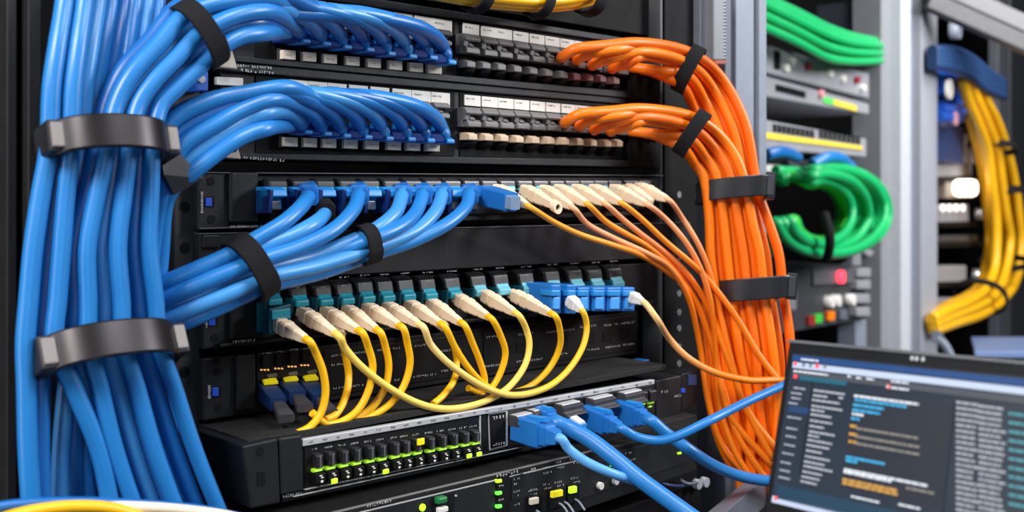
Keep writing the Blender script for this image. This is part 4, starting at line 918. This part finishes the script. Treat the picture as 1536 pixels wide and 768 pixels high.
for r_ in range(5):
    for k in range(13):
        o = q[0]+W2*(.010+k*.0115)+fw*(.012+r_*.0105); c4 = [o, o+W2*.010, o+W2*.010+fw*.009, o+fw*.009]
        mb.hexa([p+Z*.0012 for p in c4]+[p for p in c4], .0003)
mb.build('key_grid', M_DRK, bs)
q5 = [p-Z*.0085 for p in q]
MB().hexa(q5+[p-Z*.004 for p in q5], .0005).build('riser_plate', M_GRF, sv)
mb = MB()
for p in q5: mb.hexa([p-Z*.004+Vector((a*.004, b*.004, 0)) for a, b in ((-1,-1),(1,-1),(1,1),(-1,1))]+[Vector((p.x+a*.004, p.y+b*.004, 0.0)) for a, b in ((-1,-1),(1,-1),(1,1),(-1,1))])
mb.build('riser_frame', M_GRF, sv)
# ------------------------------------------------------------------ background rack
g0 = B.P(1235, HY, -.3); g0.z = 0
br = thing('server_rack', g0, 'out of focus open rack of grey servers behind the orange trunk', 'rack')
def up2(x0, x1, h0, h1, f=B): return upright(MB(), x0, x1, h0, h1, .02, 2.3, f, .002)
up2(1120, 1420, -.72, -.70).build('back_panel', M_DRK, br)
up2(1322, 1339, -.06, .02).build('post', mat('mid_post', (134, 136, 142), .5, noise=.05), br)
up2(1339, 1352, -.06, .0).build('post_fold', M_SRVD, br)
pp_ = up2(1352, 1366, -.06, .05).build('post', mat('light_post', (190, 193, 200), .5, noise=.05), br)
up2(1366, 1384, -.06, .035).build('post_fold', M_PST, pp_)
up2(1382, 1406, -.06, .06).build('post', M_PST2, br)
hr = up2(1300, 1323, -.06, -.02).build('hole_rail', M_SRVD, br)
mb = MB()
for y in range(-10, 560, 14): mb.box(B, 1312, y, 4, 4, 0, -.02, -.018)
mb.build('rail_slot', M_DRK, hr)
def bserver(name, label, q, m, h1=0.0): 
    root = thing(name, B.P((q[0][0]+q[1][0])/2, (q[2][1]+q[3][1])/2, -.1), label, 'server', 'servers in the rear rack')
    MB().quadbox(B, q, -.4, h1, .004).build('face', m, root); return root
s1_ = bserver('rack_server', 'pale grey server with red and white round buttons, under the hanging green cables', [(1120, 58), (1304, 110), (1304, 148), (1120, 102)], M_SRV, .01)
for x, y, m in ((1184,93,M_BTNW), (1209,100,M_BTNR), (1242,110,M_BTNW), (1261,118,M_BTNW), (1282,120,M_BTNR), (1291,132,M_BTNW), (1175,102,M_BTNW)): MB().disc(B.P(x, y, .01), B.N, .009, .012).build('button', m, s1_)
MB().box(B, 1167, 90, 4, 14, .25, 0, .014, .001).build('slot', M_DRK, s1_)
s2_ = bserver('rack_server', 'grey server with a green and yellow light strip, second from top in the rear rack', [(1120, 106), (1304, 156), (1304, 172), (1120, 140)], M_SRV, .012)
for i in range(6): MB().box(B, 1168+i*7.5, 132+i*1.9, 3.2, 5, .25, 0, .015, .001).build('slot', M_DRK, s2_)
MB().disc(B.P(1229, 141, .012), B.N, .010, .01).build('button', mat('pink', (224, 150, 160), .4), s2_)
for i, m in enumerate((M_LEDG, M_LEDG, M_LEDY, M_YSTR, M_YSTR, M_LEDY, M_YSTR)): MB().box(B, 1240+i*7, 150+i*2, 3.6, 4.5, .25, 0, .016, .001).build('light', mat('soft_green', (80, 200, 90), .5, emit=.3) if i < 2 else M_YSTR, s2_)
s3_ = bserver('rack_server', 'grey vented server with a long yellow stripe below its dark vents', [(1120, 174), (1300, 208), (1300, 236), (1120, 222)], M_SRV, .01)
for i in range(18): MB().box(B, 1163+i*7+(6 if i > 8 else 0), 192+i*1.1, 2.4, 6, .15, 0, .0125, .001).build('vent', M_DRK, s3_)
MB().quadbox(B, [(1140, 197), (1294, 219), (1294, 225), (1140, 207)], 0, .014, .001).build('yellow_stripe', M_YSTR, s3_)
s4_ = bserver('rack_server', 'dark grey server right behind the green cable coil', [(1120, 234), (1296, 246), (1296, 262), (1120, 278)], M_SRVD, .0)
MB().box(B, 1160, 255, 10, 8, 0, 0, .008, .002).build('port', M_BTNW, s4_)
s5_ = bserver('rack_server', 'dark server with white round sockets, red light and coloured ports, lowest in the rear rack', [(1150, 396), (1300, 398), (1300, 478), (1150, 505)], M_SRVD, .01)
mb = MB().quadbox(B, [(1222, 405), (1286, 404), (1286, 425), (1222, 428)], 0, .02, .003).build('drive_bay', mat('bay_grey', (90, 92, 96), .5), s5_)
MB().disc(B.P(1258, 415, .02), B.N, .016, .012).build('red_light', M_LEDR, mb)
for x, y in ((1238,452), (1248,450), (1270,449)): MB().disc(B.P(x, y, .01), B.N, .014, .02).build('socket', M_BTNW, s5_)
for x, y, m in ((1219,481,M_LEDR), (1229,478,M_GRN2), (1248,474,M_ORG), (1266,472,M_PST3)): MB().box(B, x, y, 5, 7, -.1, 0, .02, .002).build('port', mat('dull_red', (150, 40, 40), .5) if m is M_LEDR else m, s5_)
MB().box(B, 1187, 440, 8, 25, 0, 0, .012, .002).build('label_tag', mat('dim_tag', (130, 130, 134), .5), s5_)
for i, (x, y) in enumerate(((1297,409), (1297,427), (1296,448), (1296,468))):
    o = MB().box(B, x, y, 10, 7, 0, .0, .03, .004).build('terminal_block', M_SRV); tag(o, 'pale grey terminal block beside the lowest rear server, %s from the top' % ORD[i], 'terminal block', 'terminal blocks in the rear rack')
zb = MB(); 
for (x0, x1, y0, y1) in ((1284, 1300, 480, 560),): zb.box(B, (x0+x1)/2, (y0+y1)/2, (x1-x0)/2, (y1-y0)/2, 0, -.05, 0, .003)
zb.build('brace', M_PST, br)
MB().quadbox(B, [(1282, 372), (1290, 366), (1312, 378), (1306, 386)], -.02, .0, .003).build('brace', M_SRV, br)
MB().quadbox(B, [(1280, 376), (1292, 376), (1292, 400), (1280, 400)], -.02, .0, .003).build('brace', M_SRV, br)
MB().quadbox(B, [(1276, 2), (1284, 2), (1284, 62), (1276, 60)], -.2, -.1, .003).build('inner_strut', M_PST, br)
MB().quadbox(B, [(1288, 2), (1300, 2), (1300, 66), (1288, 62)], -.2, -.1, .003).build('inner_strut', M_PST3, br)
# green bundle at the top of it
for i in range(9):
    t = i/8.0; hh = .03+.02*(i % 3); j = random.uniform(-3, 3)
    root = MB().tube(pts_of([(1110, lerp(-28, 22, t)+j, hh), (1150, lerp(-4, 42, t), hh), (1195, lerp(16, 62, t)+j, hh+.01), (1240, lerp(40, 86, t), hh+.01), (1275, lerp(52, 92, t)+j*.5, hh), (1309, lerp(60, 92, t), hh-.02), (1330, lerp(64, 90, t), hh-.1)], B), .0095, 10).build('green_cable', M_GRN)
    tag(root, 'green cable hanging across the top of the rear rack, %s strand from its upper edge' % ORD[i], 'cable', 'green cables at the top of the rear rack')
# green coil
for i in range(13):
    t = i/12.0; a = lerp(34, 88, t); b_ = lerp(42, 66, t); cx, cy = lerp(1226, 1246, t), lerp(318, 316, t); pts = []
    tilt = .12
    for k in range(15):
        ph = math.radians(lerp(-108, 165, k/14))
        x = cx+a*math.cos(ph)+random.uniform(-.8, .8); y = cy+b_*math.sin(ph)+random.uniform(-.8, .8)
        pts.append((x, y, .05+.025*(i % 4)+.012*math.sin(k*.4+i)))
    pts = [(1168+random.uniform(-6, 10), 268+random.uniform(-14, 10), .04), (lerp(1180, 1205, t), 262+8*random.random()-8*t, .05)]+pts+[(lerp(1172, 1150, t), lerp(338, 385, t), .06), (1120, lerp(330, 372, t), .05)]
    root = MB().tube(pts_of(pts, B), .0105, 10, 5).build('green_cable', M_GRN2 if i in (1, 2) else M_GRN)
    tag(root, 'green cable of the big looped coil in the rear rack, %s loop from the inside' % ORD[i], 'cable', 'green coil in the rear rack')
o = MB(); a0 = B.P(1240, 347, .13); a1 = B.P(1246, 390, .13)
o.tube([B.P(1237, 322, .15), B.P(1243, 345, .17), B.P(1245, 365, .17), B.P(1240, 390, .15)], .010, 8); tag(o.build('cable_tie', M_VEL), 'black tie round the lower side of the green coil', 'cable tie')
for i, (p, m) in enumerate(((((1218, 246, .03), (1240, 236, .05), (1262, 238, .05), (1278, 252, .03)), M_BLUE), (((1150, 232, .02), (1165, 228, .03), (1180, 229, .03), (1196, 236, .02)), M_BLUE3))):
    tag(MB().tube(pts_of(p, B), .013, 10).build('blue_cable', m), ('bright blue cable humped above the green coil' if i == 0 else 'small dark blue cable behind the orange trunk, above the coil'), 'cable')
# ------------------------------------------------------------------ far racks and yellow bundle
g0 = C.P(1460, HY, -.3); g0.z = 0
fr_ = thing('server_rack', g0, 'farthest dim rack carrying the yellow bundle, at the edge of the room', 'rack')
upright(MB(), 1380, 1560, -.62, -.6, .02, 2.3, C, .004).build('back_panel', M_DRK, fr_)
upright(MB(), 1498, 1514, -.08, -.04, .02, 2.3, C, .004).build('post', mat('dim_post', (74, 78, 86), .5), fr_)
upright(MB(), 1516, 1560, -.08, -.05, .02, 2.3, C, .004).build('post', mat('dark_post', (46, 48, 54), .5), fr_)
for i, (y0, y1, x1, m, lb) in enumerate(((244, 268, 1470, M_SRV, 'topmost'), (306, 336, 1466, M_SRV, 'second'), (352, 366, 1480, M_SRVD, 'third'), (398, 426, 1462, M_SRV, 'fourth'), (446, 466, 1456, M_SRV, 'lowest'))):
    root = thing('rack_unit', C.P(1440, y1, 0), 'short grey unit beside the far yellow bundle, %s of five' % lb, 'rack unit', 'units in the farthest rack')
    MB().quadbox(C, [(1400, y0+2), (x1-12, y0), (x1-12, y1-2), (1400, y1)], -.3, .0, .006).build('case', m, root)
    MB().disc(C.P(x1-2, (y0+y1)/2, -.02), C.N, .022, .03).build('knob', M_CHR, root)
    MB().quadbox(C, [(1402, y1-3), (x1, y1-4), (x1, y1+4), (1402, y1+6)], -.3, .006, .004).build('shelf_lip', M_DRK, root)
o = thing('bright_lamp', C.P(1462, 292, .03), 'small glowing white lamp beside the far yellow bundle', 'lamp')
MB().box(C, 1462, 282, 7, 13, 0, .0, .06, .018).build('lens', M_LEDW, o)
MB().box(C, 1440, 284, 22, 14, 0, -.1, .0, .004).build('housing', mat('warm_case', (120, 104, 92), .5), o)
o = thing('light_strip', C.P(1425, 312, .0), 'row of small pale lamps on the far rack', 'lamp')
for k in range(4): MB().disc(C.P(1412+k*10, 312, .01), C.N, .012, .01).build('lamp_bead', mat('bead', (240, 236, 230), .4, emit=1.0), o)
o = thing('blue_box', C.P(1425, 240, 0), 'dark blue square box on the far rack below the blue coil', 'box')
MB().quadbox(C, [(1396, 188), (1447, 194), (1447, 246), (1396, 242)], -.2, .02, .006).build('case', mat('box_navy', (20, 56, 106), .5), o)
MB().quadbox(C, [(1396, 184), (1450, 190), (1450, 195), (1396, 190)], -.2, .024, .004).build('lid', M_NAVY, o)
o = MB().quadbox(C, [(1449, 200), (1470, 204), (1470, 246), (1449, 244)], -.1, .01, .006).build('white_box', mat('off_white', (170, 168, 170), .5)); tag(o, 'off-white small box between the blue box and the yellow bundle', 'box')
for i in range(5):
    t = i/4; a = lerp(14, 40, t); pts = [(1416+a*math.cos(math.radians(w)), 148+a*.85*math.sin(math.radians(w)), .03+.02*(i % 2)) for w in range(-110, 111, 20)]
    tag(MB().tube(pts_of(pts, C), .020, 10).build('blue_cable', M_FBLU), 'blue far cable coil beside the pale posts, %s ring from its middle' % ORD[i], 'cable', 'blue coil on the farthest rack')
o = thing('white_reel_label', C.P(1422, 140, .1), 'white oval label in the middle of the far blue coil', 'label')
MB().disc(C.P(1421, 134, .09), C.N, .030, .01, 20, .03).build('disc', M_BTNW, o)
o = MB().disc(C.P(1430, 178, .06), C.N, .022, .01); tag(o.build('pink_cap', mat('pink_cap', (206, 150, 160), .5)), 'small pink round cap under the far blue coil', 'cap')
for i in range(4):
    t = i/3; pts = [(1398, lerp(76, 96, t), .1), (1425, lerp(76, 100, t), .12), (1455, lerp(88, 114, t), .12), (1480, lerp(108, 134, t), .12), (1505, lerp(124, 144, t), .11)]
    tag(MB().tube(pts_of(pts, C), .017, 10).build('navy_cable', M_NAVY), 'dusty navy cable slanting above the far yellow bundle, %s from the top' % ORD[i], 'cable', 'navy cables above the yellow bundle')
YB = [(1452, 118), (1462, 150), (1476, 185), (1490, 225), (1498, 270), (1504, 320), (1508, 360), (1503, 405), (1488, 438), (1460, 458), (1430, 470), (1398, 484)]
for i in range(9):
    o_ = (i-4)*5.2; hh = .05+.025*(i % 3); pts = []
    for k, (x, y) in enumerate(YB):
        t = k/11; ang = math.radians(lerp(-10, 10, min(1, t*1.6)) if k < 7 else lerp(10, 80, (k-6)/5)); w = lerp(.75, 1.15, min(1, k/5)) if k < 8 else lerp(1.1, .55, (k-7)/4)
        pts.append((x+o_*w*math.cos(ang)+random.uniform(-1.5, 1.5), y+o_*w*math.sin(ang), hh))
    tag(MB().tube(pts_of(pts, C), .0165, 10).build('yellow_cable', mat('far_yellow', (238, 178, 18), .45, noise=.08)), 'yellow cable of the far thick bundle, %s strand counted from its inner side' % ORD[i], 'cable', 'far yellow bundle')
for i, (x, y, a) in enumerate(((1486, 222, .25), (1499, 284, -.05), (1506, 394, -.25), (1470, 446, 1.0))):
    p = C.P(x, y, .075); d = Vector((math.cos(a), 0, -math.sin(a))); d = (C.U*math.cos(a)-Z*math.sin(a)).normalized(); axx = d.cross(C.N).normalized()
    tag(MB().ring(p, d, C.N, axx, .066, .080, .022, .006, 2.2).build('cable_tie', M_VEL), 'black tie round the far yellow bundle, %s from the top' % ORD[i], 'cable tie', 'ties of the far yellow bundle')
# overhead tray, top right, and low table
p0, p1 = PD(1395, -30, 2.9), PD(1600, 62, 2.9)
tr = thing('cable_tray', (p0+p1)/2, 'pale grey overhead tray beam slanting across the upper corner', 'tray')
def beam(a, b, w, t): 
    n_ = Vector((0, 1, 0)); u = (b-a).normalized().cross(n_).normalized()
    if u.z < 0: u = -u
    return [a+u*w, b+u*w, b-u*w, a-u*w]+[p+n_*t for p in (a+u*w, b+u*w, b-u*w, a-u*w)]
MB().hexa(beam(p0, p1, .024, .05), .004).build('beam', mat('tray_grey', (104, 104, 106), .5, noise=.05), tr)
MB().hexa(beam(p0-Z*.055, p1-Z*.055, .024, .04), .004).build('lower_flange', mat('tray_dark', (70, 68, 70), .5), tr)
o = MB().disc(C.P(1426, 46, .0), C.N, .026, .03, 20, .03); tag(o.build('ceiling_fitting', M_PST), 'small pale round fitting below the overhead tray', 'fitting')
tb = thing('side_table', PD(1500, 560, 3.2), 'low blue-grey table far off above the laptop lid', 'table')
q = [PD(1456, 505, 3.3), PD(1545, 508, 3.3), PD(1560, 514, 3.0), PD(1462, 512, 3.0)]; zq = q[0].z
for p in q: p.z = zq
MB().hexa(q+[p-Z*.02 for p in q], .003).build('table_top', mat('table_blue', (104, 128, 172), .5), tb)
for px in (1508, 1540):
    p = PD(px, 518, 3.1); MB().hexa([Vector((p.x+a*.015, p.y+b*.015, zq-.02)) for a, b in ((-1,-1),(1,-1),(1,1),(-1,1))]+[Vector((p.x+a*.015, p.y+b*.015, 0)) for a, b in ((-1,-1),(1,-1),(1,1),(-1,1))]).build('leg', M_PST2, tb)
o = thing('folded_strut', PD(1415, 530, 2.6), 'slanting grey-blue strut at the foot of the pale posts', 'strut')
MB().tube([PD(1404, 505, 2.6), PD(1418, 520, 2.6), PD(1428, 545, 2.6), PD(1430, 570, 2.6), Vector((PD(1432, 570, 2.6).x, 2.6, 0))], .012, 10).build('rod', M_PST, o)
MB().disc(PD(1404, 505, 2.6), Vector((0, -1, 0)), .016, .01).build('cap', M_PST3, o)
# ------------------------------------------------------------------ camera, light
cam = bpy.data.cameras.new('camera'); co = bpy.data.objects.new('camera', cam); COL.objects.link(co)
co.location = CAM; co.rotation_euler = (math.radians(90), 0, 0)
cam.sensor_width = 36; cam.lens = 36; cam.shift_y = -(384-HY)/F; cam.clip_start = .02
cam.dof.use_dof = True; cam.dof.focus_distance = .68; cam.dof.aperture_fstop = 8.5
SC.camera = co
def area(name, loc, tgt, size, power, col=(1, 1, 1), sy=None):
    l = bpy.data.lights.new(name, 'AREA'); l.energy = power; l.color = col; l.size = size
    if sy: l.shape = 'RECTANGLE'; l.size_y = sy
    o = bpy.data.objects.new(name, l); COL.objects.link(o); o.location = loc
    o.rotation_euler = (Vector(tgt)-Vector(loc)).to_track_quat('-Z', 'Y').to_euler(); return o
area('key_light', (-.45, -.35, 1.95), (-.02, .7, 1.15), .35, 17, (1, .97, .93))
area('top_light', (.55, .25, 2.15), (.05, .75, 1.2), .45, 11, (.95, .97, 1))
area('fill_light', (.5, -.7, 1.3), (.2, .8, 1.15), .7, 2.2, (.9, .94, 1))
area('highlight_strip', (-.72, -.05, 1.35), (-.2, .55, 1.2), .14, 4.2, (.96, .98, 1), 1.1)  # added strip, no fixture, draws highlight streaks down the upright cables
area('aisle_light', (2.3, .9, 2.1), (1.0, 2.6, 1.25), .8, 76, (.97, .98, 1))
area('far_light', (1.9, 2.2, 2.6), (2.0, 3.6, 1.2), .9, 45, (1, .98, .95))
w = bpy.data.worlds.new('world'); SC.world = w; w.use_nodes = True
w.node_tree.nodes['Background'].inputs[0].default_value = (.10, .12, .16, 1); w.node_tree.nodes['Background'].inputs[1].default_value = .12
SC.view_settings.view_transform = 'Standard'
SC.view_settings.look = 'None'
